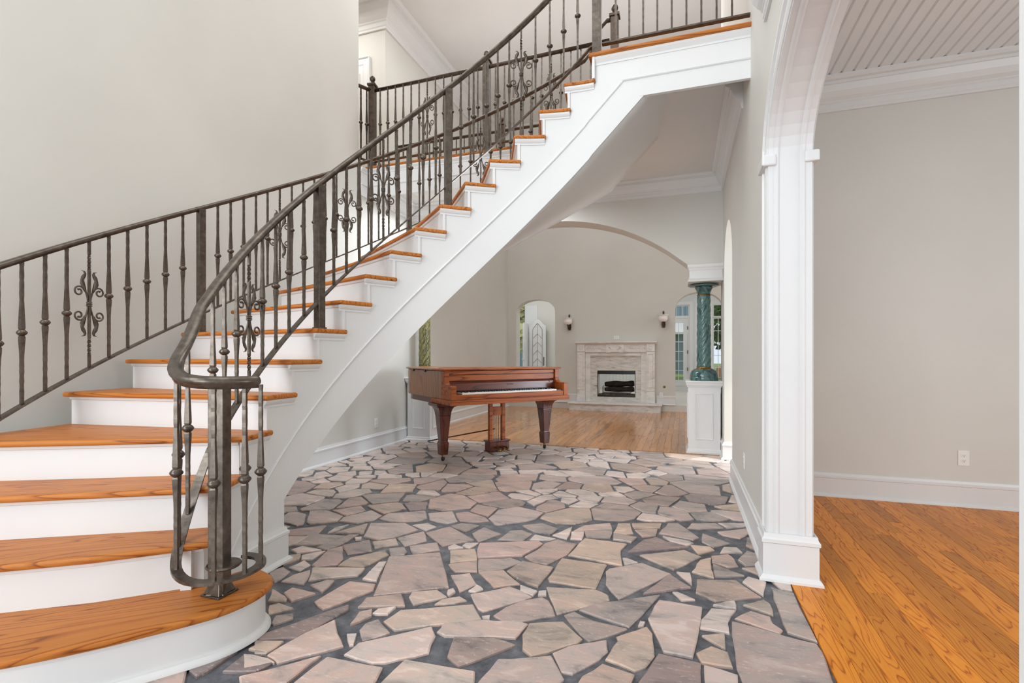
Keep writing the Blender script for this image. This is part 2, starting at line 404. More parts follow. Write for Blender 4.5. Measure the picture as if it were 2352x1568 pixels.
# fireplace wall
def fx(u): return px(u, 800, Y=YF)[0]
def fz(v, u=1400): return px(u, v, Y=YF)[2]
la0, la1, ra0, ra1 = fx(1186), fx(1275), fx(1551), fx(1661)
fo0, fo1, fz0, fz1 = -1.735, -0.945, 0.275, 0.83
archL = arc((la0 + la1) / 2, 2.13, (la1 - la0) / 2, .27, pi, 0, 20)
archR = arc((ra0 + ra1) / 2, 2.10, (ra1 - ra0) / 2, .33, pi, 0, 20)
wf = MB()
wf.prism([(-4.4, 0), (la0, 0)] + archL + [(la1, 0), (fo0, 0), (fo0, ZT), (-4.4, ZT)], YF, YF + .25, 1)
wf.box(fo0, fo1, YF, YF + .25, 0, fz0).box(fo0, fo1, YF, YF + .25, fz1, ZT)
wf.prism([(fo1, 0), (ra0, 0)] + archR + [(ra1, 0), (4.6, 0), (4.6, ZT), (fo1, ZT)], YF, YF + .25, 1)
struct(wf.build('wall_fireplace', M['wall']))
struct(MB().box(-4.18, -3.78, YA2, YF, 0, 4.2).build('wall_great_left', M['wall']))
struct(MB().box(4.6, 4.8, YA2, YF, 0, ZT).build('wall_great_right', M['wall']))
struct(MB().box(XR2, 4.6, YA2, YA2 + .15, 0, ZT).build('wall_great_front', M['wall']))

# side room on the right
struct(MB().box(XR2, 4.4, 4.72, 4.9, 0, 3.37).build('wall_right_room_back', M['wall']))
struct(MB().box(4.3, 4.45, -1, 4.72, 0, 3.37).build('wall_right_room_side', M['wall']))
cr = struct(MB().box(XR2, 4.4, -1, 4.8, 3.385, 3.45).build('ceiling_right_room', M['ceil']))
M['bead'] = paint('beadboard_paint', srgb(232, 232, 233), 0.45, 0.01)
bw = 0.083
bm0 = MB().prism([(0, 0), (0.008, -.008), (bw - .012, -.008), (bw - .006, 0)], -1, 4.7, 1).build('board', M['bead'], cr)
bm0.location = (XR2, 0, 3.385)
for i in range(1, 44):
    o = bm0.copy(); COL.objects.link(o); o.parent = cr; o.location = (XR2 + i * bw, 0, 3.385)

# upper hall
struct(MB().box(-6.2, -4.18, 6.4, 6.6, ZU, ZT).build('wall_upper_hall', M['wall']))
struct(MB().box(-4.4, -4.18, 6.6, 12.0, ZU, ZT).build('wall_upper_side', M['wall']))
struct(MB().box(-6.3, -6.2, 4.7, 6.6, ZU, ZT).box(-6.2, XL - .2, 4.7, 4.8, ZU, ZT).build('wall_upper_left', M['wall']))
struct(MB().box(-6.2, 4.8, -2.4, 12.0, ZT, ZT + .1).build('ceiling', M['ceil']))
struct(MB().box(-6.2, -4.18, 6.6, 12, ZU - .12, ZU).build('floor_upper_side', M['ceil']))

# gallery and landing slab
gs = MB().box(-6.2, XR, 5.08, 6.70, ZC, ZU - .025).box(-.6, XR, 3.72, 5.08, ZC, ZU - .025)
struct(gs.build('floor_gallery', M['ceil']))
gw = MB().box(-6.2, XR, 5.06, 6.70, ZU - .025, ZU).box(-.62, XR, 3.70, 5.06, ZU - .025, ZU)
struct(gw.build('floor_gallery_boards', M['oak_far']))

# crown mouldings
run('trim_gallery_crown', CROWN, [(XL, 5.12), (XL, YA), (XR, YA), (XR, 4.14)], ZC)
run('trim_upper_crown', scaled(CROWN, 2.0, 1.92), [(-6.2, 6.4), (-4.18, 6.4), (-4.18, 11.9)], ZT)
run('trim_right_room_crown', scaled(CROWN, 1.25, 1.2), [(XR2, 0.6), (XR2, 4.72), (4.3, 4.72)], 3.377)
run('trim_foyer_cornice', CROWN, [(XR, 3.03), (XR, -1.0)], 3.17)

# baseboards
run('baseboard_left', BASE, [(XL, 1.75), (XL, 6.12)])
run('baseboard_right', BASE, [(XR, 5.05), (XR, 2.885), (XR2, 2.885), (XR2, 4.72), (4.3, 4.72)])
run('baseboard_right_far', BASE, [(XR, YA2), (XR, 6.0), (XR2, 6.0)])
run('baseboard_great_left', BASE, [(-3.78, 6.5), (-3.78, YF)])
for n, a, b in (('a', -3.78, la0), ('b', la1, -2.16), ('c', -.52, ra0)):
    pth = [(a, YF), (b, YF)]
    if n != 'a': pass
    struct(MB().sweep(BASE, [(p[0], p[1], ZP) for p in pth]).build('baseboard_fireplace', M['white']))
# low step of the raised floor in front of the fireplace wall
struct(MB().box(-3.78, 4.6, YF - .012, YF, 0, ZP).build('trim_step_riser', M['wall']))

# casing, lining and imposts of the wide arch
path = [(0, A1y1, 0.0)] + [(0, y, z) for y, z in reversed(arch1)] + [(0, A1y0, 0.0)]
CAS = [(0, 0), (0, .020), (-.012, .026), (-.03, .026), (-.036, .018), (-.085, .018), (-.092, .03), (-.11, .03), (-.12, .02), (-.12, 0)]
struct(MB().sweep(CAS, [(XR, p[1], p[2]) for p in path], up=(-1, 0, 0)).build('trim_arch_casing', M['white']))
CAS2 = [(-a, b) for a, b in CAS]
struct(MB().sweep(CAS2, [(XR2, p[1], p[2]) for p in path], up=(1, 0, 0)).build('trim_arch_casing_room', M['white']))
LIN = [(0, -.015), (-.012, -.015), (-.012, .012), (-.018, .02), (-.018, .03), (-.008, .04), (-.008, .13), (-.018, .14), (-.018, .15), (-.012, .158), (-.012, .185), (0, .185)]
struct(MB().sweep(LIN, [(XR, p[1], p[2]) for p in path], up=(1, 0, 0)).build('trim_arch_lining', M['white']))
im = MB().box(XR - .046, XR + .02, A1y1 - .03, A1y1 + .135, A1s - .045, A1s + .012)
im.box(XR2 - .02, XR2 + .046, A1y1 - .03, A1y1 + .135, A1s - .045, A1s + .012)
struct(im.build('trim_impost', M['white'], bevel=.008))
PL = [(0, 0), (.03, 0), (.029, .012), (.016, .028), (.012, .03), (.012, .19), (.018, .195), (.018, .212), (.01, .22), (.006, .24), (0, .24)]
struct(MB().sweep(PL, [(XR - .03, A1y1 + .135, 0), (XR - .03, A1y1 - .02, 0), (XR2 + .03, A1y1 - .02, 0), (XR2 + .03, A1y1 + .135, 0)]).build('trim_post_plinth', M['white']))
struct(MB().box(XR - .03, XR2 + .03, A1y1 - .02, A1y1 + .135, 0, .235).build('trim_post_block', M['white']))

# fascia of the landing and of the gallery: board, bead line, moulding under the nosing
def fascia(name, path, pb_, pc_):
    o = MB().sweep([(0, 3.02), (.03, 3.02), (.03, ZU - .03), (0, ZU - .03)], path).build(name, M['white'])
    struct(o)
    MB().sweep([(.03, 3.145), (.036, 3.145), (.042, 3.152), (.036, 3.16), (.03, 3.165)], pb_).build('bead', M['white'], o)
    MB().sweep([(.03, ZU - .085), (.036, ZU - .085), (.036, ZU - .07), (.044, ZU - .06), (.056, ZU - .045), (.056, ZU - .03), (.03, ZU - .03)], pc_).build('cove', M['white'], o)
fascia('trim_landing_fascia', [(-.30, 3.7335, 0), (XR, 3.7335, 0)], [(-.42, 3.735, 0), (XR, 3.735, 0)], [(-.635, 3.735, 0), (XR, 3.735, 0)])
gp_ = [(XL, 4.93, 0), (XL, 5.085, 0), (-.66, 5.085, 0)]
fascia('trim_gallery_fascia', gp_, gp_, gp_)
NOSE = [(0, -.03), (.03, -.03), (.04, -.024), (.044, -.015), (.04, -.006), (.03, 0), (0, 0)]
struct(MB().sweep(NOSE, [(XL - .02, 4.93, ZU), (XL - .02, 5.06, ZU), (-.64, 5.06, ZU)]).build('trim_gallery_nosing', M['tread'], smooth=False))
struct(MB().sweep(NOSE, [(-.66, 3.70, ZU), (XR, 3.70, ZU)]).build('trim_landing_nosing', M['tread']))

# the door of the upper hall
d1 = struct(MB().box(-5.8, -4.52, 6.37, 6.4, ZU, 5.56).build('door_1', M['white']))
MB().sweep([(0, 0), (0, .03), (-.02, .036), (-.09, .036), (-.11, .05), (-.12, .05), (-.12, 0)][::-1], [(-5.7, 6.4, ZU), (-5.7, 6.4, 5.50), (-4.55, 6.4, 5.50), (-4.55, 6.4, ZU)], up=(0, -1, 0)).build('casing', M['white'], d1)
dl = MB().box(-5.66, -4.6, 6.355, 6.37, ZU, 5.38).build('leaf', M['ceil'], d1)
for z0, z1 in ((ZU + .2, ZU + .9), (ZU + 1.05, 5.22)):
    MB().box(-5.45, -5.18, 6.345, 6.356, z0, z1).box(-5.05, -4.76, 6.345, 6.356, z0, z1).build('panel', M['white'], dl, bevel=.006)
# ------------------------------------------------------------------ floors
fl = struct(MB().box(XL, 0.515, -2.4, 6.22, -.10, -.012).build('floor', M['mortar']))
def za(x, y): return (600 + x / 3.92, 1200 + y / 3.92)
def zb(x, y): return (1200 + x / 3.92, 1200 + y / 3.92)
def zd(x, y): return (1600 + x / 2.347, 900 + y / 2.347)
def zl(x, y): return (x / 2.347, 900 + y / 2.347)
A_ = ["1150,300 1610,262 1690,575 1010,650", "480,705 800,520 1030,545 1010,600 560,770", "730,195 975,145 1000,250 775,280", "1000,165 1215,135 1235,190 1020,225",
 "1225,130 1465,72 1490,155 1290,205", "1335,205 1585,172 1610,240 1365,275", "1150,230 1290,215 1315,255 1290,285 1165,297", "455,375 600,240 735,205 740,320 690,370 490,392",
 "690,380 800,310 1120,240 1150,285 920,395", "460,400 935,405 870,470 425,515", "180,520 290,460 445,415 420,500 385,550", "245,395 390,330 445,370 350,425",
 "120,530 55,430 200,390 265,430 180,500", "165,345 230,290 355,275 345,320 200,370", "365,290 580,250 460,325 360,325", "265,240 370,205 545,240 320,268", "500,215 800,100 880,100 700,200 590,240",
 "290,200 440,90 760,115 560,190", "225,120 430,120 300,190 230,200", "230,60 590,20 500,105 225,115", "665,85 960,0 925,95", "920,120 985,0 1300,0 1415,60 1190,130 1060,150",
 "1480,85 1700,30 1920,150 1630,205", "1900,90 2010,35 2160,95 1955,165", "1700,245 1925,230 1945,330 1700,355", "1685,370 1945,335 1945,435 1745,435", "1955,325 2250,310 2352,350 2180,410 1955,430",
 "1955,435 2185,420 2330,545 2095,575", "1705,465 1880,445 1940,545 1785,615", "1865,605 1940,550 2000,590 1930,615", "440,560 600,510 660,515 550,620", "200,625 280,580 490,630 270,700",
 "60,700 100,595 180,640 235,680 220,705", "65,815 70,740 160,715 290,760", "910,500 975,430 1075,435 1040,520", "985,425 1060,350 1130,345 1080,430", "870,750 940,670 1260,630 1295,740",
 "1330,660 1360,615 1590,600 1675,660 1370,730", "1560,725 1620,685 1790,655 1850,690 1740,715", "1670,630 1680,600 1730,585 1750,615 1690,655", "1885,635 2240,565 2352,605 2437,658 2352,692 2000,790 1950,765",
 "2090,825 2200,750 2352,690 2532,660 2587,690 2647,825 2352,880 2180,880", "1100,880 1250,780 1910,730 1985,860 1200,960", "1000,810 1050,770 1215,750 1140,815", "800,910 880,800 1000,775 995,830",
 "885,960 940,900 1055,865 1160,985 915,1060", "770,995 860,990 830,1090 795,1095", "-60,1020 790,730 790,770 320,1030 -60,1045", "50,1185 400,980 665,865 690,990 740,1100 150,1255",
 "745,1175 870,1075 1535,925 1570,1010 1510,1160 1120,1250 1000,1255", "1580,975 1640,900 2000,865 2352,890 2405,905 2352,960 2290,1030 1650,1010", "1675,1195 1735,1020 2100,1030 2290,1090 1775,1285",
 "1900,1500 2130,1220 2352,1210 2612,1190 2727,1400 2600,1500", "1010,1500 1290,1225 1925,1330 1895,1500", "200,1500 590,1195 1095,1290 980,1500", "-200,1380 540,1190 230,1430 -200,1520",
 "-60,1050 200,1065 45,1170 -60,1170", "-160,1180 0,1200 120,1250 -160,1310", "1985,835 2060,825 2055,860 1995,860", "90,900 130,830 290,810 290,850 110,910", "1360,15 1500,-5 1580,30 1480,65",
 "1700,25 1800,0 1965,20 1840,75", "1680,215 1740,190 1820,220 1690,230", "1810,200 1840,175 1960,175 1880,220", "1945,235 1965,180 2502,160 2537,185 2352,290 1950,310", "2210,430 2352,340 2632,395 2492,570 2352,520", "2130,145 2240,65 2352,60 2440,95 2352,160",
 "600,85 665,40 790,10 700,60", "840,130 905,125 900,145 850,150"]
B_ = ["20,300 130,240 200,180 320,145 490,185 405,280 220,370 100,350", "410,285 560,135 940,185 885,240 900,380", "230,490 355,310 760,370 660,585 240,520", "945,260 1090,150 1200,125 1290,165 1500,215",
 "1055,285 1460,240 1610,300 1360,415", "750,430 780,405 1080,355 1340,455 870,680 750,545", "1085,635 1200,550 1330,460 1515,575", "510,775 700,710 1240,640 960,930", "1130,855 1230,690 1620,755 1535,1205 1270,1155",
 "215,570 650,590 770,640 785,690 310,815", "375,820 460,790 640,870 945,945 740,1020 600,1060 520,1000", "0,1000 60,900 370,885 540,1040 500,1075 80,1195 0,1130", "270,1160 420,1095 760,1045 770,1150 690,1220 450,1350 350,1335",
 "745,1220 790,1150 860,1050 845,1015 1120,925 1170,985 1190,1190 1110,1290 1010,1325", "480,1500 540,1370 720,1260 1010,1360 960,1500", "1010,1500 1110,1340 1225,1165 1610,1255 1610,1500", "1560,620 1570,500 1925,510 2150,660 1740,700",
 "1980,525 2030,478 2195,525 2170,650", "1705,350 1700,290 1850,275 1910,320 1945,385 1860,395", "1940,330 2020,250 2100,270 2150,330 2145,380 2010,385", "1525,435 1600,330 1700,310 1700,380 1725,495", "1715,365 2000,470 1730,475",
 "1975,400 2170,385 2195,490", "1620,90 1870,180 1720,215 1615,165", "1755,75 2050,40 2080,80 1960,135 1800,105", "2010,200 2020,130 2085,120 2140,260", "1780,265 1810,215 1930,220 1980,262", "1515,195 1690,210 1730,240 1585,278",
 "1260,115 1500,160 1540,178 1480,200 1330,160", "1230,90 1310,0 1400,0 1590,130 1540,150", "820,80 860,0 970,0 1000,90 930,100", "820,90 1035,125 980,170 815,145", "1010,60 1220,48 1200,110 1080,120", "985,0 1255,0 1240,40 1010,50",
 "1480,45 1520,0 1740,0 1810,40 1600,50", "1760,0 2050,0 2060,25 1840,40", "460,70 560,20 790,0 810,55", "560,75 810,60 790,130 580,130", "430,140 440,75 555,75 535,145", "270,105 450,30 400,140", "65,145 110,100 300,135 250,150",
 "0,20 180,0 320,50 250,100 100,75", "900,310 940,310 1040,350 920,375", "1385,435 1510,445 1525,550", "1350,615 1390,615 1555,685 1430,690", "1715,735 1830,705 1910,700 1925,770", "1985,730 2170,685 2230,720 2260,825",
 "1910,850 2050,785 2230,835 2260,900 2345,960 2320,990", "1600,940 1610,860 1700,760 1920,780 1850,890 1865,985", "1615,1005 1820,985 1830,1130", "1565,1165 1700,1105 1850,1160 1895,1295 1610,1250", "1635,1270 1940,1360 1920,1500 1650,1500",
 "1040,920 1060,880 1105,885 1090,918", "140,645 145,610 215,605 215,645", "-20,555 135,610 95,650 -20,600"]
D_ = ["400,1048 470,1070 522,1078 652,1342 490,1290 430,1140", "190,1230 480,1310 648,1352 700,1440 752,1590 260,1590 215,1480", "402,1012 508,1030 516,1066 455,1060"]
L_ = ["420,1600 1010,1455 980,1600", "1020,1500 1040,1440 1280,1390 1180,1460 1060,1530", "1200,1500 1320,1405 1470,1455 1380,1500", "1340,1378 1430,1335 1530,1338 1440,1400"]
traced = []
for src, fn in ((A_, za), (B_, zb), (D_, zd), (L_, zl)):
    for t in src:
        pts = [px(*fn(*map(float, q.split(','))), Z=0.0)[:2] for q in t.split()]
        traced.append(pts)
def area2(p): return sum(p[i - 1][0] * p[i][1] - p[i][0] * p[i - 1][1] for i in range(len(p)))
def ccw(p): return p if area2(p) > 0 else p[::-1]
def inside(p, poly):
    r = False
    for i in range(len(poly)):
        (x1, y1), (x2, y2) = poly[i - 1], poly[i]
        if (y1 > p[1]) != (y2 > p[1]) and p[0] < (x2 - x1) * (p[1] - y1) / (y2 - y1) + x1: r = not r
    return r
traced = [ccw(p) for p in traced]
# other stones: cells between scattered points; the traced stones push the cells away
seeds = []
fixed = []
for p in traced:
    n = len(p); cx = sum(q[0] for q in p) / n; cy = sum(q[1] for q in p) / n
    fixed.append((cx, cy))
    for i in range(n):
        a, b = p[i - 1], p[i]; L = math.dist(a, b); k = max(1, int(L / .05))
        for j in range(k):
            t = j / k; x = a[0] + (b[0] - a[0]) * t; y = a[1] + (b[1] - a[1]) * t
            fixed.append((x + (cx - x) * .12, y + (cy - y) * .12))
rs = random.Random(12)
tries = 0
while tries < 9000:
    tries += 1
    x = rs.uniform(-3.62, .48); y = rs.uniform(-0.6, 6.25)
    if y < 0.9 and x < -2.6: continue
    dmin = rs.choice((.11, .15, .19, .24, .27))
    if any(inside((x, y), p) for p in traced): continue
    if any(abs(x - q[0]) < .09 and abs(y - q[1]) < .09 for q in fixed): continue
    if any((x - q[0]) ** 2 + (y - q[1]) ** 2 < max(dmin, q[2]) ** 2 for q in seeds): continue
    seeds.append((x, y, dmin))
def clip(poly, nx, ny, c):
    out = []
    for i in range(len(poly)):
        a, b = poly[i - 1], poly[i]
        da = a[0] * nx + a[1] * ny - c; db = b[0] * nx + b[1] * ny - c
        if (da <= 0) != (db <= 0):
            t = da / (da - db); out.append((a[0] + (b[0] - a[0]) * t, a[1] + (b[1] - a[1]) * t))
        if db <= 0: out.append(b)
    return out
allp = [(q[0], q[1]) for q in seeds] + fixed
FX0, FX1, FY0, FY1 = XL + .01, .508, -0.9, 6.20
cells = []
for i, (x, y, dm) in enumerate(seeds):
    poly = [(max(FX0, x - .3), max(FY0, y - .3)), (min(FX1, x + .3), max(FY0, y - .3)), (min(FX1, x + .3), min(FY1, y + .3)), (max(FX0, x - .3), min(FY1, y + .3))]
    if poly[0][0] >= poly[1][0] or poly[0][1] >= poly[2][1]: continue
    for j, (a, b) in enumerate(allp):
        if j == i: continue
        dx, dy = a - x, b - y; dd = dx * dx + dy * dy
        if dd > .62: continue
        g = .005 + .014 * (((i * 7 + j * 13) % 9) / 9) ** 2
        L = sqrt(dd)
        if L < 1e-4: continue
        w_ = .5 if j >= len(seeds) else min(.68, max(.32, dm / (dm + seeds[j][2]) + .10 * (1 if i < j else -1) * sin(i * 12.9 + j * 7.7 if i < j else j * 12.9 + i * 7.7)))
        if j >= len(seeds): w_ = .72
        ja = .35 * sin((i * j % 97) * 1.7) if j < len(seeds) else 0
        nx, ny = dx / L, dy / L
        nx, ny = nx * cos(ja) - ny * sin(ja), nx * sin(ja) + ny * cos(ja)
        poly = clip(poly, nx, ny, (nx * (x + dx * w_) + ny * (y + dy * w_)) - g)
        if len(poly) < 3: break
    if len(poly) >= 3 and abs(area2(poly)) / 2 > .003:
        q = []
        for p in poly:
            if not q or math.dist(p, q[-1]) > .02: q.append(p)
        if len(q) > 3 and math.dist(q[0], q[-1]) < .02: q.pop()
        if len(q) >= 3: cells.append(ccw(q))
def stone_mesh(poly, rnd):
    n = len(poly); cx = sum(p[0] for p in poly) / n; cy = sum(p[1] for p in poly) / n
    pts = []
    for i in range(n):
        a = poly[i]; b = poly[(i + 1) % n]; L = math.dist(a, b)
        k = 1 if L < .06 else (2 if L < .16 else 3)
        nx, ny = (b[1] - a[1]) / (L + 1e-9), -(b[0] - a[0]) / (L + 1e-9)
        for j in range(k):
            t = j / k; w_ = rnd.uniform(-.004, .005) if j else 0
            pts.append((a[0] + (b[0] - a[0]) * t + nx * w_ - cx, a[1] + (b[1] - a[1]) * t + ny * w_ - cy))
    m = len(pts); sz = sqrt(abs(area2(poly)) / 2)
    ins = min(.006, sz * .05)
    def shr(p, d):
        L = math.hypot(*p) + 1e-9
        return (p[0] * (1 - d / L), p[1] * (1 - d / L))
    z1 = rnd.uniform(-.003, .001)
    v = [(p[0], p[1], -.016) for p in pts] + [(p[0], p[1], z1 - .004) for p in pts] + [(*shr(p, ins), z1) for p in pts]
    f = []
    for r_ in (0, 1):
        for i in range(m):
            j = (i + 1) % m; f.append((r_ * m + i, r_ * m + j, (r_ + 1) * m + j, (r_ + 1) * m + i))
    f.append(tuple(2 * m + i for i in range(m)))
    return v, f, (cx, cy)
rnd = random.Random(5)
every = traced + cells
def vis(p):
    cx = sum(q[0] for q in p) / len(p); cy = sum(q[1] for q in p) / len(p)
    t = -cx * _s + cy * _c
    x = (cx * _c + cy * _s) / max(t, .1)
    return abs(area2(p)) / max(t, .3) ** 3 * (1 if t > 1.3 and abs(x) < 1.1 else 1e-3)
every.sort(key=vis, reverse=True)
rest = MB()
for i, p in enumerate(every):
    v, f, c = stone_mesh(p, rnd)
    if i < 300:
        mb = MB(); mb.v = v; mb.f = f
        o = mb.build('flagstone', M['stone'], fl); o.location = (c[0], c[1], 0)
    else:
        n = len(rest.v); rest.v += [(q[0] + c[0], q[1] + c[1], q[2]) for q in v]; rest.f += [tuple(n + k for k in g) for g in f]
if rest.v:
    prop(rest.build('small_flagstones', M['stone'], fl), kind='stuff')

def planks(floor, x0, x1, y0, y1, wd, lens, mat, seed):
    r_ = random.Random(seed); cache = {}
    n = int((x1 - x0) / wd + .5)
    for i in range(n):
        y = y0 - r_.uniform(0, 1.0)
        while y < y1:
            L = r_.choice(lens); a = max(y, y0); b = min(y + L, y1); y += L
            if b - a < .04: continue
            key = round(b - a, 2)
            if key not in cache:
                hh = key / 2 - .0006; e = .0012
                mb = MB(); wz = wd / 2 - .0006
                mb.v = [(-wz, -hh, -.018), (wz, -hh, -.018), (wz, hh, -.018), (-wz, hh, -.018), (-wz, -hh, -e), (wz, -hh, -e), (wz, hh, -e), (-wz, hh, -e),
                        (-wz + e, -hh + e, 0), (wz - e, -hh + e, 0), (wz - e, hh - e, 0), (-wz + e, hh - e, 0)]
                mb.f = [(0, 1, 5, 4), (1, 2, 6, 5), (2, 3, 7, 6), (3, 0, 4, 7), (4, 5, 9, 8), (5, 6, 10, 9), (6, 7, 11, 10), (7, 4, 8, 11), (8, 9, 10, 11)]
                o = mb.build('plank', mat, floor); cache[key] = o
            else:
                o = cache[key].copy(); COL.objects.link(o); o.parent = floor
            o.location = (x0 + (i + .5) * wd, (a + b) / 2, 0)
f2 = struct(MB().box(0.515, 4.4, -1, 4.75, -.1, -.014).build('floor_right_room', M['mahog_dark']))
planks(f2, .515, 3.2, .6, 4.72, .0826, (.9, 1.2, 1.6, 2.1), M['oak'], 3)
f3 = struct(MB().box(-3.8, 4.6, 6.215, YF, -.1, -.014).build('floor_great_room', M['mahog_dark']))
planks(f3, -3.78, 1.2, 6.225, YF, .0826, (1.2, 1.6, 2.1, 2.6), M['oak_far'], 4)
struct(MB().box(1.21, 4.6, 6.225, YF, -.014, 0).build('floor_great_room_side', M['oak_far']))
struct(MB().box(-5.5, 4.6, YF, 15.6, -.1, ZP).build('floor_sun_room', M['pale_floor']))
struct(MB().box(.6, 4.6, 4.9, 6.5, -.1, 0).build('floor_side_hall', M['oak_far']))
# ------------------------------------------------------------------ curved staircase
CX, CY, RI, RO, DTH = -.671, 2.258, 1.4154, 2.762, .1314
RS, RSO = 1.447, 2.73          # faces of the inner and outer stringer
def th(k): return 3.4058 - (k - 4) * DTH
def pos(k, r, z=0.0):
    if k <= 18: return (CX + r * cos(th(k)), CY + r * sin(th(k)), z)
    return (CX + (k - 18) * .186, CY + r, z)
st = prop(empty('curved_staircase', (CX, CY, 0)), 'curved white staircase with oak treads rising to the landing', 'staircase')
def sbuild(mb, name, mat, parent=None, rot=0.0, org=None, **kw):
    """mesh given in world coordinates; origin moved to org, turned so local x runs along rot"""
    p = parent or st
    org = org or (CX, CY, 0)
    c, s = cos(-rot), sin(-rot)
    mb.v = [((x - org[0]) * c - (y - org[1]) * s, (x - org[0]) * s + (y - org[1]) * c, z - org[2]) for x, y, z in mb.v]
    o = mb.build(name, M[mat], p, **kw)
    po = (CX, CY, 0)
    o.location = (org[0] - po[0], org[1] - po[1], org[2] - po[2]); o.rotation_euler = (0, 0, rot)
    return o
def offs(poly, d):
    """offset an open polyline to its left by d"""
    out = []
    for i in range(len(poly)):
        a = Vector(poly[max(i - 1, 0)]); b = Vector(poly[min(i + 1, len(poly) - 1)])
        t = (b - a).normalized(); out.append((poly[i][0] - t.y * d, poly[i][1] + t.x * d))
    return out
# front edges of the flared lower steps, from the inner end outwards
FRONT = {
 1: [(-1.86, 1.775), (-1.80, 1.765), (-1.735, 1.745), (-1.68, 1.712), (-1.642, 1.66), (-1.625, 1.59), (-1.628, 1.51), (-1.655, 1.42), (-1.711, 1.331), (-1.79, 1.225), (-1.878, 1.115), (-2.029, .963), (-2.30, .74), (-2.62, .48)],
 2: [(-1.856, 1.565), (-1.924, 1.497), (-2.154, 1.29), (-2.391, 1.125), (-2.65, .95), (-2.93, .76)],
 3: [(-1.95, 1.70), (-2.077, 1.616), (-2.407, 1.429), (-2.665, 1.28), (-2.92, 1.14), (-3.17, 1.00)],
 4: [(-2.037, 1.888), (-2.288, 1.78), (-2.64, 1.59), (-2.965, 1.43), (-3.30, 1.28)],
}
def front(k):
    if k in FRONT: return [tuple(p) for p in FRONT[k]]
    return [pos(k, RI + (RO - RI) * i / 6)[:2] for i in range(7)]
FRONT[1] = [tuple(p)[:2] for p in catmull([(a, b, 0) for a, b in FRONT[1]], 3)]
TH = .028
def lerpk(k, off, r): return pos(k + off, r)[:2]
for k in range(1, 18):
    f = front(k)
    if k >= 5 or k == 4:
        kk = k + 1.30
        back = [pos(kk, RI + (RO - RI) * i / 6)[:2] for i in range(7)]
        if k == 4: back = [pos(5.30, RI + (RO - RI) * i / 6)[:2] for i in range(7)]
    else:
        back = offs(front(k + 1), -.055) if k > 1 else offs([(-1.86, 1.60)] + front(2)[1:], -.06)
    inner = [pos(k + (kk - k) * i / 5, RI)[:2] for i in range(1, 5)] if k >= 5 else []
    outer = [pos(k + (kk - k) * i / 5, RO)[:2] for i in range(1, 5)] if k >= 5 else []
    poly = f + outer + back[::-1] + inner[::-1]
    a0, a1 = f[0], f[-1]
    if k == 1: a0 = f[21]
    rot = atan2(a0[1] - a1[1], a0[0] - a1[0])
    sbuild(MB().prism(poly, k * R - TH, k * R, 2), 'tread', 'tread', rot=rot, org=(a0[0], a0[1], k * R), bevel=.011, seg=3, ang=60)
    # riser, set back under the nosing
    rp = offs(f, -.03)
    if k >= 2:
        a, b = Vector(rp[0]), Vector(rp[1]); rp[0] = tuple(a + (b - a).normalized() * .034)
        a, b = Vector(rp[-1]), Vector(rp[-2]); rp[-1] = tuple(a + (b - a).normalized() * .034)
    path = [(p[0], p[1], 0) for p in rp]
    z0 = 0.0 if k == 1 else (k - 1) * R
    sbuild(MB().sweep([(0, z0), (0, k * R - TH), (.018, k * R - TH), (.018, z0)], path), 'riser', 'white', smooth='auto')
    sbuild(MB().sweep([(0, k * R - TH - .018), (-.010, k * R - TH - .014), (-.014, k * R - TH), (0, k * R - TH)], path), 'scotia', 'white')
# riser below the landing
f = front(18); rp = offs(f, -.03)
sbuild(MB().sweep([(0, 17 * R), (0, ZU - TH), (.018, ZU - TH), (.018, 17 * R)], [(p[0], p[1], 0) for p in rp]), 'riser', 'white')
# nosing of the landing at the head of the flight
sbuild(MB().prism(f + [(f[-1][0] + .07, f[-1][1]), (f[0][0] + .07, f[0][1])], ZU - TH, ZU, 2), 'landing_nosing', 'tread', rot=pi / 2, org=(f[0][0], f[0][1], ZU), bevel=.011, seg=3)
# bullnose base of the first step
b1 = offs(front(1), -.03)
sbuild(MB().sweep([(0, 0), (-.022, 0), (-.021, .012), (-.012, .024), (0, .026)], [(p[0], p[1], 0) for p in b1]), 'shoe_moulding', 'white', smooth='auto')

# inner stringer: stepped top, helical lower edge
def stringer(r0, r1, drop, name, kmin):
    mb = MB(); prev = None
    for k in range(2, 21):
        ka = k + .16; kb = k + 1.16
        if k == 2: ka = 1.9
        n = 6
        top = min(k, 18) * R - TH
        if k >= 18: top = ZU - .03
        for i in range(n):
            q0 = ka + (kb - ka) * i / n; q1 = ka + (kb - ka) * (i + 1) / n
            if q1 > 20.4: break
            def zl(q, side):
                z = q * R - drop
                if q < kmin - 1e-6 or (side and q <= kmin + 1e-6): z = 0.0
                return max(0.0, min(z, 3.02)) if drop > .7 else max(0, min(z, ZC))
            if q0 < kmin < q1:
                parts = [(q0, kmin), (kmin, q1)]
            else: parts = [(q0, q1)]
            for (a, b) in parts:
                za = 0.0 if b <= kmin + 1e-6 else zl(a, 0)
                zb = 0.0 if b <= kmin + 1e-6 else zl(b, 0)
                n0 = len(mb.v)
                mb.v += [pos(a, r0, za), pos(b, r0, zb), pos(b, r0, top), pos(a, r0, top), pos(a, r1, za), pos(b, r1, zb), pos(b, r1, top), pos(a, r1, top)]
                mb.f += [tuple(n0 + i_ for i_ in g) for g in ((0, 1, 2, 3), (4, 7, 6, 5), (0, 4, 5, 1), (3, 2, 6, 7), (0, 3, 7, 4), (1, 5, 6, 2))]
    return sbuild(mb, name, 'white')
sbuild(MB().sweep([(0, 17 * R), (.008, 17 * R), (.008, ZU - .06), (0, ZU - .06)], [pos(18.16, RS, 0), pos(18.3, RS, 0)]), 'edge_strip', 'white')
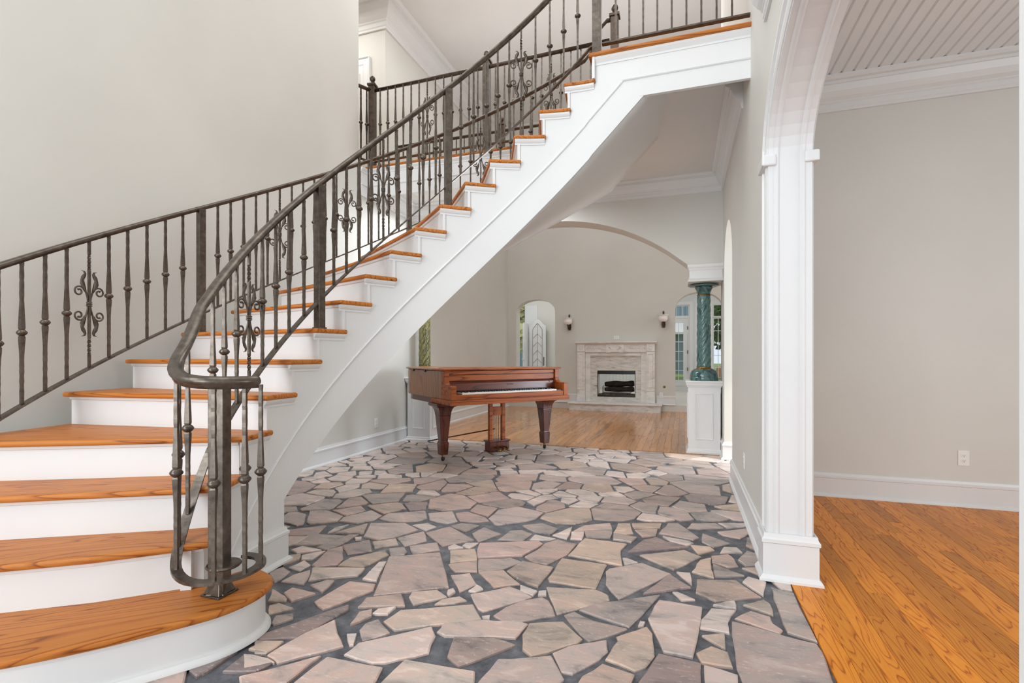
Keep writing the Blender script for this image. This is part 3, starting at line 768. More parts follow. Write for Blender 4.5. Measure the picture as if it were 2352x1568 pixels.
stringer(RS, RS + .04, .765, 'inner_stringer', 5.9)
stringer(RSO - .04, RSO, .60, 'outer_stringer', 5.0)
# panel closing the foot of the flight
sbuild(MB().sweep([(-.01, 0), (-.01, .36), (.01, .36), (.01, 0)], [pos(5.88, RS + .01), pos(5.88, RSO - .02)]), 'end_panel', 'white')
# soffit
so_ = MB(); rows = []
ks = [5.9 + (21.6 - 5.9) * i / 80 for i in range(81)]
for q in ks:
    row = []
    for j in range(9):
        t = j / 8; r = RS + .02 + (RSO - RS - .04) * t
        z = q * R - .762 + .165 * t
        row.append(pos(q, r, min(z, ZC + .03)))
    rows.append(row)
so_.rings(rows, cap=False, closed=False)
sbuild(so_, 'soffit', 'ceil', smooth=True, solid=.012)
# bead line along the stringer
kq = [3.6 + (19.4 - 3.6) * i / 70 for i in range(71)]
sbuild(MB().sweep([(0, -.010), (.006, -.010), (.010, 0), (.006, .010), (0, .010)], [pos(q, RS, q * R - .487) for q in kq]), 'bead', 'white')
# return moulding below each tread end and edge strip beside each riser
for k in range(2, 18):
    a = k + (.05 if k > 4 else .1); b = k + 1.25
    path = [pos(a + (b - a) * i / 6, RS, 0) for i in range(7)]
    z = k * R - TH
    sbuild(MB().sweep([(0, z - .04), (.006, z - .04), (.006, z - .028), (.012, z - .024), (.02, z - .012), (.024, z), (0, z)], path), 'return_moulding', 'white')
    if k > 4:
        q = k + .16
        sbuild(MB().sweep([(0, (k - 1) * R), (.008, (k - 1) * R), (.008, z - .03), (0, z - .03)], [pos(q, RS, 0), pos(q + .1, RS, 0)]), 'edge_strip', 'white')
# baseboard at the foot of the stringer
ps = [pos(2.2 + (5.9 - 2.2) * i / 14, RS, 0) for i in range(15)] + [pos(5.9, RS + .3, 0)]
sbuild(MB().sweep(BASE, ps), 'baseboard', 'white')
# ------------------------------------------------------------------ wrought-iron railings
# baluster prototypes, 1 unit = their real height BH
BH = .70
def sq_ring(w_, z, tw=0.0, n=8):
    if n == 4: a = [pi / 4 + i * pi / 2 + tw for i in range(4)]
    pts = []
    for i in range(4):
        an = pi / 4 + i * pi / 2 + tw
        pts.append((w_ * .7071 * cos(an), w_ * .7071 * sin(an), z))
    return pts
def baluster_mesh():
    mb = MB(); prof = []
    rnd_ = random.Random(3)
    z = 0.0
    while z < .22:
        prof.append((.0135 + rnd_.uniform(-.0012, .0012), z)); z += .016
    prof += [(.014, .24), (.017, .28), (.0205, .315), (.021, .33), (.016, .338), (.012, .342), (.012, .362), (.016, .366), (.021, .374), (.0205, .39), (.018, .43), (.015, .48)]
    z = .50
    while z < .70:
        prof.append((.0135 + rnd_.uniform(-.0012, .0012), z)); z += .016
    prof.append((.0135, .70))
    mb.rings([sq_ring(w_, z) for w_, z in prof])
    return mb
def spindle_mesh():
    mb = MB(); R_ = []
    for i in range(61):
        z = .70 * i / 60; tw = 0.0; w_ = .0125
        for a, b in ((.07, .16), (.54, .63)):
            if a < z < b: tw = (z - a) / (b - a) * 2 * pi; w_ = .0135
        R_.append(sq_ring(w_, z, tw))
    mb.rings(R_); return mb
def scroll_mesh(sx, sz):
    pts = [(.006 * sx, 0, .0 * sz), (.009 * sx, 0, .03 * sz), (.018 * sx, 0, .062 * sz)]
    c = (.057, .066); n = 22
    for i in range(n + 1):
        a = math.radians(165 - i * 470 / n); r = .030 - .021 * i / n
        pts.append(((c[0] + r * cos(a)) * sx, 0, (c[1] + r * sin(a)) * sz))
    rad = [.0048] * (len(pts) - 3) + [.005, .0062, .0066]
    return MB().tube(pts, rad, 6)
def leaf_mesh(sx, sz, yw):
    cl = [(.018, .062), (.029, .085), (.038, .108), (.040, .130), (.032, .150), (.024, .166), (.028, .178), (.040, .180)]
    hw = [.004, .012, .016, .011, .014, .008, .006, .004]
    mb = MB(); rows = []
    for (x, z), h in zip(cl, hw):
        rows.append([((x - h * .9) * sx, yw * h * .35, z * sz), (x * sx, -.004, z * sz), ((x + h * .9) * sx, -yw * h * .35, z * sz)])
    mb.rings(rows, cap=False, closed=False)
    return mb
protos = []
pb = baluster_mesh().build('baluster', M['iron'], None)
pc = MB().lathe([(.010, .336), (.016, .340), (.0235, .349), (.0235, .355), (.016, .364), (.010, .368)], 14).build('collar', M['iron'], pb, smooth=True)
ps_ = spindle_mesh().build('scroll_baluster', M['iron'], None)
sc0 = None
for sx in (1, -1):
    for sz in (1, -1):
        o = scroll_mesh(sx, sz).build('scroll', M['iron'], ps_, smooth=True); o.location = (0, 0, .352)
        o = leaf_mesh(sx, sz, .2).build('leaf', M['iron'], ps_, smooth=True, solid=.003); o.location = (0, 0, .352)
bnd = MB()
for z in (.341, .350, .359): bnd.lathe([(.006, z - .0045), (.0145, z - .003), (.0155, z), (.0145, z + .003), (.006, z + .0045)], 12)
bnd.build('band', M['iron'], ps_, smooth=True)
used = {'b': False, 's': False}
def put(kind, parent, loc, rz, h):
    p = pb if kind == 'b' else ps_
    if used[kind]: o = copy_tree(p, parent)
    else: o = p; o.parent = parent; used[kind] = True
    o.location = loc; o.rotation_euler = (0, 0, rz); o.scale = (1, 1, h / BH)
    return o
# each railing's parts are parented to an Empty at the world origin's floor point of its first post
RAIL = [(-.021, .004), (-.022, .013), (-.016, .022), (-.007, .026), (.007, .026), (.016, .022), (.022, .013), (.021, .004), (.013, 0), (.013, -.010), (-.013, -.010), (-.013, 0)]
RAILB = [(-.025, .004), (-.028, .015), (-.021, .028), (-.008, .034), (.008, .034), (.021, .028), (.028, .015), (.025, .004), (.014, -.002), (.014, -.014), (-.014, -.014), (-.014, -.002)]
FLAT = [(-.019, -.006), (-.019, .006), (.019, .006), (.019, -.006)]
def newel(parent, loc, z0, z1, w_=.056, rz=0.0, cap=False, plate=True, name='newel_post', mat='iron'):
    h = w_ / 2
    o = MB().box(-h, h, -h, h, 0, z1 - z0).build(name, M[mat], parent, bevel=.003); o.location = (loc[0], loc[1], z0); o.rotation_euler = (0, 0, rz)
    if plate:
        MB().box(-h - .006, h + .006, -h - .006, h + .006, 0, .012).build('foot_plate', M[mat], o, bevel=.003)
    if cap:
        H_ = z1 - z0
        MB().box(-h - .012, h + .012, -h - .012, h + .012, H_ - .012, H_ + .012).rings([sq_ring(w_ + .024, H_ + .012), sq_ring(.02, H_ + .032)]).build('cap', M[mat], o, bevel=.002)
        MB().lathe([(.001, 0), (.012, .002), (.010, .012), (.02, .02), (.032, .04), (.034, .054), (.028, .074), (.014, .086), (.001, .089)], 18, (0, 0, H_ + .028)).build('ball_finial', M[mat], o, smooth=True)
    return o

# --- near railing with its volute, then along the landing
r1 = prop(empty('stair_railing'), 'wrought-iron railing with curled volute on the near open side of the stairs', 'railing')
RR = 1.497
hk = [18 - .25 * i for i in range(0, 60)]
hk = [q for q in hk if q >= 3.2]
helix_top = [pos(q, RR, q * R + .80) for q in hk]
vol_top = [(-2.052, 1.668, 1.345), (-2.022, 1.61, 1.255), (-1.988, 1.548, 1.18), (-1.94, 1.478, 1.12), (-1.862, 1.413, 1.072), (-1.76, 1.383, 1.046), (-1.665, 1.41, 1.038), (-1.612, 1.49, 1.036), (-1.60, 1.545, 1.036)]
top_path = [(CX + .06, CY + RR, ZU + .83)] + helix_top + vol_top
top_path = [Vector(p) for p in top_path[:1]] + catmull(top_path[1:], 4)
MB().sweep(RAILB, top_path).build('handrail', M['iron'], r1, smooth=True)
helix_bot = [pos(q, RR, q * R + .085) for q in hk]
vol_bot = [(-2.052, 1.668, .605), (-2.022, 1.61, .53), (-1.988, 1.548, .445), (-1.94, 1.478, .36), (-1.862, 1.413, .315), (-1.76, 1.383, .30), (-1.665, 1.41, .30), (-1.615, 1.49, .30), (-1.625, 1.585, .30), (-1.69, 1.645, .30), (-1.77, 1.645, .30)]
MB().sweep(FLAT, catmull([(CX + .04, CY + RR, ZU + .09)] + helix_bot + vol_bot, 4)).build('bottom_rail', M['iron'], r1)
newel(r1, (-1.775, 1.53), R, 1.035, .062, .35)
MB().box(-.048, .048, -.048, .048, R, R + .008).rings([sq_ring(.08, R + .008), sq_ring(.05, R + .06)]).build('newel_foot', M['iron'], r1, bevel=.002).location = (-1.775, 1.53, 0)
bpy.context.view_layer.update()
ft = r1.children[-1]; ft.rotation_euler = (0, 0, .35)
MB().lathe([(.001, 0), (.062, .001), (.066, .006), (.062, .012), (.001, .013)], 24, (-1.765, 1.54, .295)).build('newel_disc', M['iron'], r1)
for k0 in (7.51, 12.45):
    p = pos(k0, RR); newel(r1, p, int(k0) * R, k0 * R + .80, .050, th(k0))
p = pos(18.1, RR); newel(r1, (p[0] + .04, p[1]), ZU, ZU + 1.15, .064, 0, cap=True)
in_k = [4.84, 5.35, 5.86, 6.36, 6.92, 8.05, 8.53, 9.02, 9.48, 9.94, 10.46, 10.98, 11.48, 11.97, 12.95, 13.45, 13.95, 14.40, 14.85, 15.32, 15.88, 16.44, 16.98, 17.52, 4.36, 3.88, 3.42]
for q in in_k:
    p = pos(q, RR, q * R + .090)
    put('s' if q in (4.84, 9.94, 15.32) else 'b', r1, p, th(q) - pi / 2, .695)
for (x, y, zb_, zt_) in ((-1.999, 1.568, .475, 1.20), (-1.945, 1.485, .37, 1.12), (-1.862, 1.413, .32, 1.065), (-1.665, 1.41, .305, 1.03), (-1.612, 1.50, .305, 1.03), (-1.655, 1.62, .305, 1.03), (-1.765, 1.645, .305, 1.03)):
    put('b', r1, (x, y, zb_), .4, zt_ - zb_)
# landing stretch
yl = CY + RR - .02
MB().sweep(RAILB, [(CX + .1, yl, ZU + .97), (XR, yl, ZU + .97)]).build('landing_handrail', M['iron'], r1, smooth=True)
MB().sweep(FLAT, [(CX + .1, yl, ZU + .085), (XR, yl, ZU + .085)]).build('landing_bottom_rail', M['iron'], r1)
x = CX + .20
while x < XR - .03:
    put('b', r1, (x, yl, ZU + .09), 0, .875); x += .0985

# --- far railing on the wall side of the flight
r2 = prop(empty('stair_railing'), 'wrought-iron railing on the wall side of the stairs, behind the oak treads', 'railing')
R2 = 2.70
ko = [3.0 + .25 * i for i in range(59)]
ko = [q for q in ko if q <= 17.3]
pt = [pos(q, R2, q * R + .845) for q in ko] + [pos(17.55, R2, 17.55 * R + .92), pos(17.66, R2, 17.7 * R + 1.05), pos(17.85, R2, ZU + 1.06), pos(18.1, R2, ZU + 1.06)]
MB().sweep(RAIL, pt).build('handrail', M['iron'], r2, smooth=True)
MB().sweep(FLAT, [pos(q, R2, q * R + .08) for q in ko] + [pos(18.05, R2, ZU + .09)]).build('bottom_rail', M['iron'], r2)
for k0 in (7.31, 12.29):
    p = pos(k0, R2); newel(r2, p, int(k0) * R, k0 * R + .845, .046, th(k0))
p = pos(18.2, R2); newel(r2, p, ZU, 4.47, .075, 0, cap=True, mat='iron_dark')
out_k = [3.33, 3.66, 3.98, 4.30, 4.63, 4.95, 5.30, 5.62, 5.94, 6.28, 6.62, 6.95, 7.65, 7.92, 8.20, 8.47, 8.73, 9.01, 9.29, 9.56, 9.83, 10.10, 10.38, 10.65, 10.93, 11.20, 11.47, 11.74, 12.01, 12.57, 12.85, 13.13, 13.42, 13.71, 14.00, 14.29, 14.57, 14.85, 15.14, 15.42, 15.71, 16.00, 16.28, 16.56, 16.84, 17.12, 17.40]
for q in out_k:
    put('s' if q in (5.30, 9.01, 10.65, 14.29, 16.28) else 'b', r2, pos(q, R2, q * R + .086), th(q) - pi / 2, .75)

# --- gallery railing
r3 = prop(empty('gallery_railing'), 'dark iron railing with ball-topped posts along the front of the upper gallery', 'railing')
YG = 5.10
MB().sweep(RAIL, [(XL - .03, 4.94, ZU + .93), (-3.52, YG + .02, ZU + .93)]).build('return_handrail', M['iron_dark'], r3, smooth=True)
MB().sweep(FLAT, [(XL - .03, 4.94, ZU + .085), (-3.52, YG + .02, ZU + .085)]).build('return_bottom_rail', M['iron_dark'], r3)
MB().sweep(RAIL, [(-3.52, YG + .02, ZU + .93), (-2.04, YG, ZU + .93), (-.70, YG - .03, ZU + .93)]).build('handrail', M['iron_dark'], r3, smooth=True)
MB().sweep(FLAT, [(-3.52, YG + .02, ZU + .085), (-2.04, YG, ZU + .085), (-.70, YG - .03, ZU + .085)]).build('bottom_rail', M['iron_dark'], r3)
newel(r3, (-3.52, YG + .02), ZU, ZU + 1.0, .075, .2, cap=True, mat='iron_dark')
newel(r3, (-2.04, YG), ZU, ZU + 1.0, .075, 0, cap=True, mat='iron')
for t in (.25, .62):
    put('b', r3, (XL - .03 + (.09) * t, 4.94 + .18 * t, ZU + .09), 0, .84)
x = -3.40; i = 0
while x < -.75:
    if abs(x + 2.04) > .055:
        put('s' if i in (6, 20) else 'b', r3, (x, YG, ZU + .09), 0, .84)
    x += .1045; i += 1
# --- railing at the back of the gallery, over the great room
r4 = prop(empty('gallery_railing'), 'dark iron railing at the back of the gallery, seen small between the balusters', 'railing')
YB = 6.62
MB().sweep(RAIL, [(-4.1, YB, ZU + .93), (XR, YB, ZU + .93)]).build('handrail', M['iron_dark'], r4, smooth=True)
MB().sweep(FLAT, [(-4.1, YB, ZU + .085), (XR, YB, ZU + .085)]).build('bottom_rail', M['iron_dark'], r4)
newel(r4, (-2.42, YB), ZU, ZU + 1.02, .075, 0, cap=True, mat='iron_dark')
x = -4.0
while x < XR - .05:
    if abs(x + 2.42) > .06: put('b', r4, (x, YB, ZU + .09), 0, .84)
    x += .125
# ------------------------------------------------------------------ grand piano
pi_ = prop(empty('grand_piano', (-1.746, 5.19, 0), math.radians(51.0)), 'reddish-brown mahogany baby grand piano on the flagstones', 'piano')
W2 = .75
def outline(d=0.0, y0=.21):
    base = [(-W2, y0), (-W2, .6), (-W2, 1.0), (-W2, 1.2), (-.735, 1.30), (-.69, 1.39), (-.61, 1.455), (-.51, 1.475), (-.41, 1.455), (-.32, 1.40), (-.23, 1.30), (-.14, 1.18), (-.02, 1.07), (.14, .98), (.32, .91), (.49, .83), (.63, .72), (.71, .59), (.74, .46), (W2, .34), (W2, y0)]
    if not d: return base
    out = []
    for i, p in enumerate(base):
        a = Vector(base[max(i - 1, 0)]); b = Vector(base[min(i + 1, len(base) - 1)]); t = (b - a).normalized()
        out.append((p[0] - t.y * d, p[1] + t.x * d))
    return out
MB().prism(outline(0, .275), .686, .985, 2).build('rim', M['mahog_side'], pi_, bevel=.004, ang=50)
MB().prism([(x, y) for x, y in outline(-.03, .45)], .62, .68, 2).build('underframe', M['mahog_dark'], pi_)
# cheek arms with the stepped, hollowed front
prof = [(.02, .685), (.02, .835), (.13, .835), (.165, .842), (.185, .862), (.192, .89), (.192, .985), (.274, .985), (.274, .685)]
for s in (-1, 1):
    MB().prism(prof, s * (W2 - .055), s * (W2 + .002), 0).build('cheek', M['mahog'], pi_, bevel=.004)
MB().box(-.765, .765, 0, .52, .635, .685).build('keybed', M['mahog'], pi_, bevel=.004)
MB().box(-W2 + .056, W2 - .056, .028, .05, .686, .742).build('key_slip', M['mahog'], pi_, bevel=.003)
for s in (-1, 1):
    MB().box(s * .695, s * .615, .05, .2, .69, .752).build('key_block', M['mahog_dark'], pi_, bevel=.004)
MB().box(-.695, .695, .05, .26, .686, .705).build('key_frame', M['black'], pi_)
wk = MB(); kw = 1.228 / 52
for i in range(52):
    x = -.614 + i * kw; wk.box(x + .0006, x + kw - .0006, .052, .2, .72, .758)
prop(wk.build('white_keys', M['ivory'], pi_), kind='stuff')
bk = MB()
for i in range(51):
    if (i + 5) % 7 not in (2, 6):
        x = -.614 + (i + 1) * kw; bk.box(x - .006, x + .006, .105, .2, .758, .769)
prop(bk.build('black_keys', M['black'], pi_, bevel=.001), kind='stuff')
fb = MB().prism([(.2, .772), (.205, .85), (.222, .872), (.245, .872), (.245, .772)], -.694, .694, 0).build('fallboard', M['mahog_fall'], pi_, bevel=.003)
MB().box(-.694, .694, .19, .2, .766, .772).build('felt_strip', M['black'], fb)
# faded gilt lettering on the fallboard: a short scrawl, unreadable at this distance
pts = [(.02 + .085 * i / 40, .199 + .0006, .826 + .006 * sin(i * 1.9) * (1 if i % 7 else 1.8)) for i in range(41)]
MB().tube(pts, .0012, 4).build('gilt_script', M['brass'], fb)
MB().lathe([(.001, 0), (.008, .001), (.006, .006), (.001, .007)], 12).build('lock', M['brass'], fb).matrix_local = Matrix.Translation((.62, .203, .845)) @ Matrix.Rotation(pi / 2, 4, 'X')
MB().box(-.694, .694, .212, .235, .878, .938).build('music_board', M['mahog'], pi_, bevel=.003)
MB().box(-.694, .694, .212, .235, .944, .984).build('lid_front_board', M['mahog'], pi_, bevel=.003)
MB().box(-.694, .694, .246, .27, .77, .984).build('shadow_board', M['black'], pi_)
lid = MB().prism(outline(-.0, .47), 0, .018, 2)
lid.v = []; lid.f = []
lid.prism(outline(.028, .47), .990, 1.010, 2)
ld = lid.build('lid', M['mahog_side'], pi_, bevel=.006, ang=50)
MB().box(-W2 - .028, W2 + .028, .175, .466, .990, 1.010).build('lid_flap', M['mahog'], pi_, bevel=.006)
MB().box(-.70, .70, .462, .472, 1.010, 1.014).build('piano_hinge', M['mahog_dark'], pi_)
for y in (.72, 1.08):
    MB().box(-W2 - .012, -W2 - .002, y - .02, y + .02, .962, .992).build('lid_hinge', M['black'], pi_)
# legs
def leg(x, y):
    o = empty('leg'); o.parent = pi_; o.location = (x, y, 0)
    mb = MB(); sect = [(.052, .17), (.066, .172), (.066, .20), (.050, .205), (.046, .21), (.074, .52)]
    mb.rings([sq_ring(w_ * 1.0, z) for w_, z in ((.084, .07), (.100, .185), (.100, .20), (.082, .215), (.132, .50))])
    mb.build('shaft', M['mahog_dark'], o, bevel=.006)
    c = MB(); R_ = []
    for i in range(8):
        t = i / 7; w_ = .135 + .105 * (1 - sqrt(max(0, 1 - t * t)))
        R_.append(sq_ring(w_, .50 + .105 * t))
    R_.append(sq_ring(.25, .635)); c.rings(R_)
    c.build('bracket', M['mahog_dark'], o, bevel=.004)
    MB().lathe([(.001, .04), (.014, .042), (.014, .075), (.001, .075)], 12).build('caster_stem', M['brass'], o)
    wh = MB().lathe([(.001, -.012), (.022, -.012), (.025, -.006), (.025, .006), (.022, .012), (.001, .012)], 16).build('caster', M['black'], o)
    wh.rotation_euler = (pi / 2, 0, .6); wh.location = (0, 0, .025)
leg(-.675, .40); leg(.69, .40); leg(-.31, 1.20)
# pedal lyre
ly = empty('pedal_lyre'); ly.parent = pi_; ly.location = (-.02, .36, 0)
for s in (-1, 1):
    MB().box(s * .062, s * .105, -.022, .022, .175, .60).build('lyre_post', M['mahog'], ly, bevel=.004)
    MB().prism([(s * .062, .60), (s * .115, .60), (s * .13, .63), (s * .13, .636), (s * .062, .636)], -.028, .028, 1).build('lyre_bracket', M['mahog_dark'], ly)
MB().box(-.062, .062, -.014, .014, .46, .56).build('lyre_crosspiece', M['mahog'], ly, bevel=.003)
MB().box(-.128, .128, -.07, .05, .062, .165).box(-.14, .14, -.082, .06, .165, .183).box(-.14, .14, -.082, .06, .05, .062).build('pedal_box', M['mahog_dark'], ly, bevel=.004)
for x in (-.03, .0, .03):
    MB().tube([(x, .012, .18), (x, .012, .46)], .0035, 6).build('pedal_rod', M['iron_dark'], ly)
for x in (-.055, .0, .055):
    pts = [(x, -.06, .10), (x, -.10, .11), (x, -.135, .105), (x, -.16, .085), (x, -.175, .08)]
    MB().tube(pts, [.010, .010, .013, .015, .010], 8).build('pedal', M['brass'], ly, smooth=True)
MB().tube([(-.02, .40, .30), (-.62, .96, .13)], .008, 6).build('lyre_brace', M['mahog_dark'], pi_)
# ------------------------------------------------------------------ columns on pedestals
def pedestal(name, x0, x1, y0, y1, label):
    o = prop(empty(name, ((x0 + x1) / 2, (y0 + y1) / 2, 0)), label, 'pedestal')
    hx, hy = (x1 - x0) / 2 - .02, (y1 - y0) / 2 - .02
    MB().box(-hx, hx, -hy, hy, 0, .80).build('body', M['white'], o, bevel=.003)
    for ax in (0, 1, 2):
        if ax == 0: p = [(-hx + .085, -hy, .17), (-hx + .085, -hy, .70), (hx - .085, -hy, .70), (hx - .085, -hy, .17)]; up = (0, -1, 0)
        elif ax == 1: p = [(hx, -hy + .085, .17), (hx, -hy + .085, .70), (hx, hy - .085, .70), (hx, hy - .085, .17)]; up = (1, 0, 0)
        else: p = [(-hx, hy - .085, .17), (-hx, hy - .085, .70), (-hx, -hy + .085, .70), (-hx, -hy + .085, .17)]; up = (-1, 0, 0)
        MB().sweep([(-.006, 0), (-.006, .008), (.0, .012), (.006, .006), (.016, .006), (.016, 0)], p, up=up, closed=True).build('panel_moulding', M['white'], o)
    sq = [(-hx, -hy), (-hx, hy), (hx, hy), (hx, -hy)]
    MB().sweep([(-.0, 0), (-.022, 0), (-.022, .018), (-.012, .03), (-.010, .045), (-.004, .055), (0, .055)], [(a, b, 0) for a, b in sq], closed=True).build('base_moulding', M['white'], o)
    MB().box(-hx, hx, -hy, hy, .80, .852).sweep([(0, .775), (-.008, .775), (-.012, .79), (-.02, .80), (-.024, .83), (-.03, .835), (-.03, .852), (0, .852)], [(a, b, 0) for a, b in sq], closed=True).build('cap', M['white'], o, bevel=.003)
    return o
def column(name, x, y, mat, label, top=2.005):
    z0 = .853
    o = prop(empty(name, (x, y, z0)), label, 'column')
    MB().lathe([(.001, 0), (.163, 0), (.163, .035), (.158, .042), (.16, .05), (.157, .065), (.155, .085), (.14, .115), (.12, .128), (.115, .135)], 40).build('base', M[mat], o, smooth=True, bevel=.002)
    MB().lathe([(.001, .13), (.105, .132), (.092, .14), (.082, .148), (.08, .156), (.082, .16), (.001, .16)], 36).build('lower_collar', M['brass'], o, smooth=True)
    hs = top - z0; zt = hs - .135
    mb = MB(); R_ = []; seg = 64; nz = 64
    for i in range(nz + 1):
        z = .158 + (zt - .158) * i / nz; ring = []
        for j in range(seg):
            a = 2 * pi * j / seg
            flu = abs(sin((a * 8 - z * 62) / 2)) ** .6
            r = .080 - .006 * (i / nz) + .012 * (flu - .8)
            ring.append((r * cos(a), r * sin(a), z))
        R_.append(ring)
    mb.rings(R_); mb.build('twisted_shaft', M[mat], o, smooth=True)
    MB().lathe([(.001, zt - .006), (.077, zt - .006), (.08, zt), (.077, zt + .008), (.001, zt + .008)], 36).build('upper_ring', M['brass'], o, smooth=True)
    MB().lathe([(.001, zt + .006), (.07, zt + .008), (.075, zt + .03), (.085, zt + .06), (.1, zt + .085), (.104, zt + .095), (.098, zt + .10), (.001, zt + .10)], 36).build('capital', M[mat], o, smooth=True)
    MB().lathe([(.001, zt + .10), (.165, zt + .108), (.172, zt + .114), (.168, zt + .122), (.15, zt + .128), (.12, zt + .135), (.001, zt + .135)], 40).build('abacus', M[mat], o, smooth=True)
    return o
prx0, prx1, pry0 = .035, .43, 6.24
pedestal('column_pedestal', prx0, prx1, pry0, pry0 + .38, 'white panelled pedestal under the dark green twisted column')
column('marble_column', .235, pry0 + .19, 'green', 'dark green marble column with twisted fluting on the right pedestal')
pedestal('column_pedestal', -3.57, -3.19, 5.95, 6.32, 'white panelled pedestal behind the piano at the left wall')
column('marble_column', -3.375, 6.13, 'gold_marble', 'olive and gold marble column partly hidden by the stairs and piano')
def entab(x0, x1, y0, y1, name):
    sq = [(x0, y0), (x0, y1), (x1, y1), (x1, y0)]
    mb = MB().box(x0, x1, y0, y1, 2.005, 2.2)
    mb.sweep([(0, 2.005), (-.022, 2.005), (-.026, 2.02), (-.014, 2.034), (-.008, 2.04), (-.006, 2.13), (-.012, 2.14), (-.012, 2.155), (-.024, 2.172), (-.028, 2.2), (0, 2.2)], [(a, b, 0) for a, b in sq], closed=True)
    return struct(mb.build(name, M['white']))
entab(.075, .42, 6.16, 6.60, 'trim_entablature_right')
entab(-3.57, -3.22, 5.96, 6.46, 'trim_entablature_left')

# ------------------------------------------------------------------ fireplace
fp = prop(empty('fireplace', (-1.35, YF, 0)), 'white marble fireplace with carved frieze and raised hearth', 'fireplace')
def fbuild(mb, name, mat, parent=None, **kw):
    if parent is None or parent == fp:
        mb.v = [(x + 1.35, y - YF, z) for x, y, z in mb.v]
    else: mb.v = [(x + 1.35, y - YF, z) for x, y, z in mb.v]
    return mb.build(name, M[mat], parent or fp, **kw)
YH = 10.38
fbuild(MB().box(-2.28, -.43, YH, YF - .013, 0, .135), 'hearth', 'marble_vein')
fbuild(MB().box(-2.31, -.40, YH - .03, YF - .013, .136, .168), 'hearth_slab', 'marble', bevel=.006)
# surround slabs around the firebox
s0, s1, sz1 = -1.875, -.825, 1.145
ys = YF - .05
fbuild(MB().box(s0, fo0 + .01, ys, YF - .001, .169, sz1), 'surround_panel', 'marble_vein')
fbuild(MB().box(fo1 - .01, s1, ys, YF - .001, .169, sz1), 'surround_panel', 'marble_vein')
fbuild(MB().box(fo0 + .0105, fo1 - .0105, ys, YF - .001, fz1 - .01, sz1), 'surround_panel', 'marble_vein')
fbuild(MB().box(fo0 + .0105, fo1 - .0105, ys, YF - .001, .169, fz0 + .01), 'surround_panel', 'marble_vein')
# inner frame strips and lintel
yf = YF - .10
fbuild(MB().box(-1.985, s0, yf, YF - .001, .169, 1.215), 'inner_jamb', 'marble', bevel=.003)
fbuild(MB().box(s1, -.715, yf, YF - .001, .169, 1.215), 'inner_jamb', 'marble', bevel=.003)
fbuild(MB().box(s0 + .0005, s1 - .0005, yf, YF - .001, sz1, 1.215), 'lintel', 'marble', bevel=.003)
# pilasters
yp = YF - .15
for a, b in ((-2.15, -1.987), (-.713, -.55)):
    pl = fbuild(MB().box(a, b, yp, YF - .001, .169, 1.235), 'pilaster', 'marble', bevel=.003)
    fbuild(MB().box(a - .008, b + .008, yp - .01, yp, .169, .30).box(a - .004, b + .004, yp - .008, yp, .42, .45), 'pilaster_base', 'marble', pl, bevel=.003)
    fbuild(MB().sweep([(-.004, 0), (-.004, .006), (.004, .008), (.010, 0)], [(a + .03, yp, .50), (a + .03, yp, 1.18), (b - .03, yp, 1.18), (b - .03, yp, .50)], up=(0, -1, 0), closed=True), 'pilaster_panel', 'marble', pl)
    cb = fbuild(MB().box(a, b, yp - .015, YF - .001, 1.236, 1.385), 'corner_block', 'marble', bevel=.004)
    rp = MB()
    for j in range(8):
        an = 2 * pi * j / 8; cx_, cz_ = (a + b) / 2 + .035 * cos(an), 1.31 + .035 * sin(an)
        rp.lathe([(.001, -.004), (.012, -.003), (.008, .002), (.001, .004)], 8, (cx_, 0, cz_))
    rp.v = [(x, yp - .015 + (z - 1.31) * 0 - .002 + y, z) for x, y, z in rp.v]
    fbuild(rp, 'rosette', 'marble', cb)
fr = fbuild(MB().box(-1.986, -.714, yp + .02, YF - .001, 1.216, 1.385), 'frieze', 'marble', bevel=.003)
for s in (-1, 1):
    sw = MB()
    for j in range(14):
        t = j / 13; x = -1.35 + s * (.27 + .32 * t); z = 1.315 - .02 * sin(pi * t) + .008 * (-1) ** j
        sw.lathe([(.001, -.01), (.011, -.004), (.013, 0), (.011, .004), (.001, .01)], 8, (x, yp + .02, z))
    fbuild(sw, 'carved_swag', 'marble', fr)
pq = fbuild(MB().prism([(-1.535, 1.21), (-1.45, 1.21), (-1.44, 1.222), (-1.26, 1.222), (-1.25, 1.21), (-1.165, 1.21), (-1.165, 1.384), (-1.535, 1.384)], yp - .012, yp + .02, 1), 'carved_plaque', 'marble', bevel=.003)
for s in (-1, 1):
    for j in range(6):
        a0 = math.radians(20 + 24 * j); x0 = -1.35 + s * (.03 + .02 * j); z0 = 1.27 + .006 * j
        L = .075
        dx, dz = s * cos(a0 * .8) * L, sin(a0 * .8) * L
        lf = MB().tube([(x0, yp - .014, z0), (x0 + dx * .5, yp - .018, z0 + dz * .5), (x0 + dx, yp - .014, z0 + dz)], [.002, .009, .001], 6)
        fbuild(lf, 'carved_leaf', 'marble', pq, smooth=True)
fbuild(MB().sweep([(0, 1.386), (.0, 1.392), (.02, 1.398), (.035, 1.41), (.05, 1.415), (.055, 1.43), (.05, 1.438), (-.15, 1.438), (-.15, 1.386)], [(-2.19, YF - .16, 0), (-.51, YF - .16, 0)]), 'mantel_shelf', 'marble')
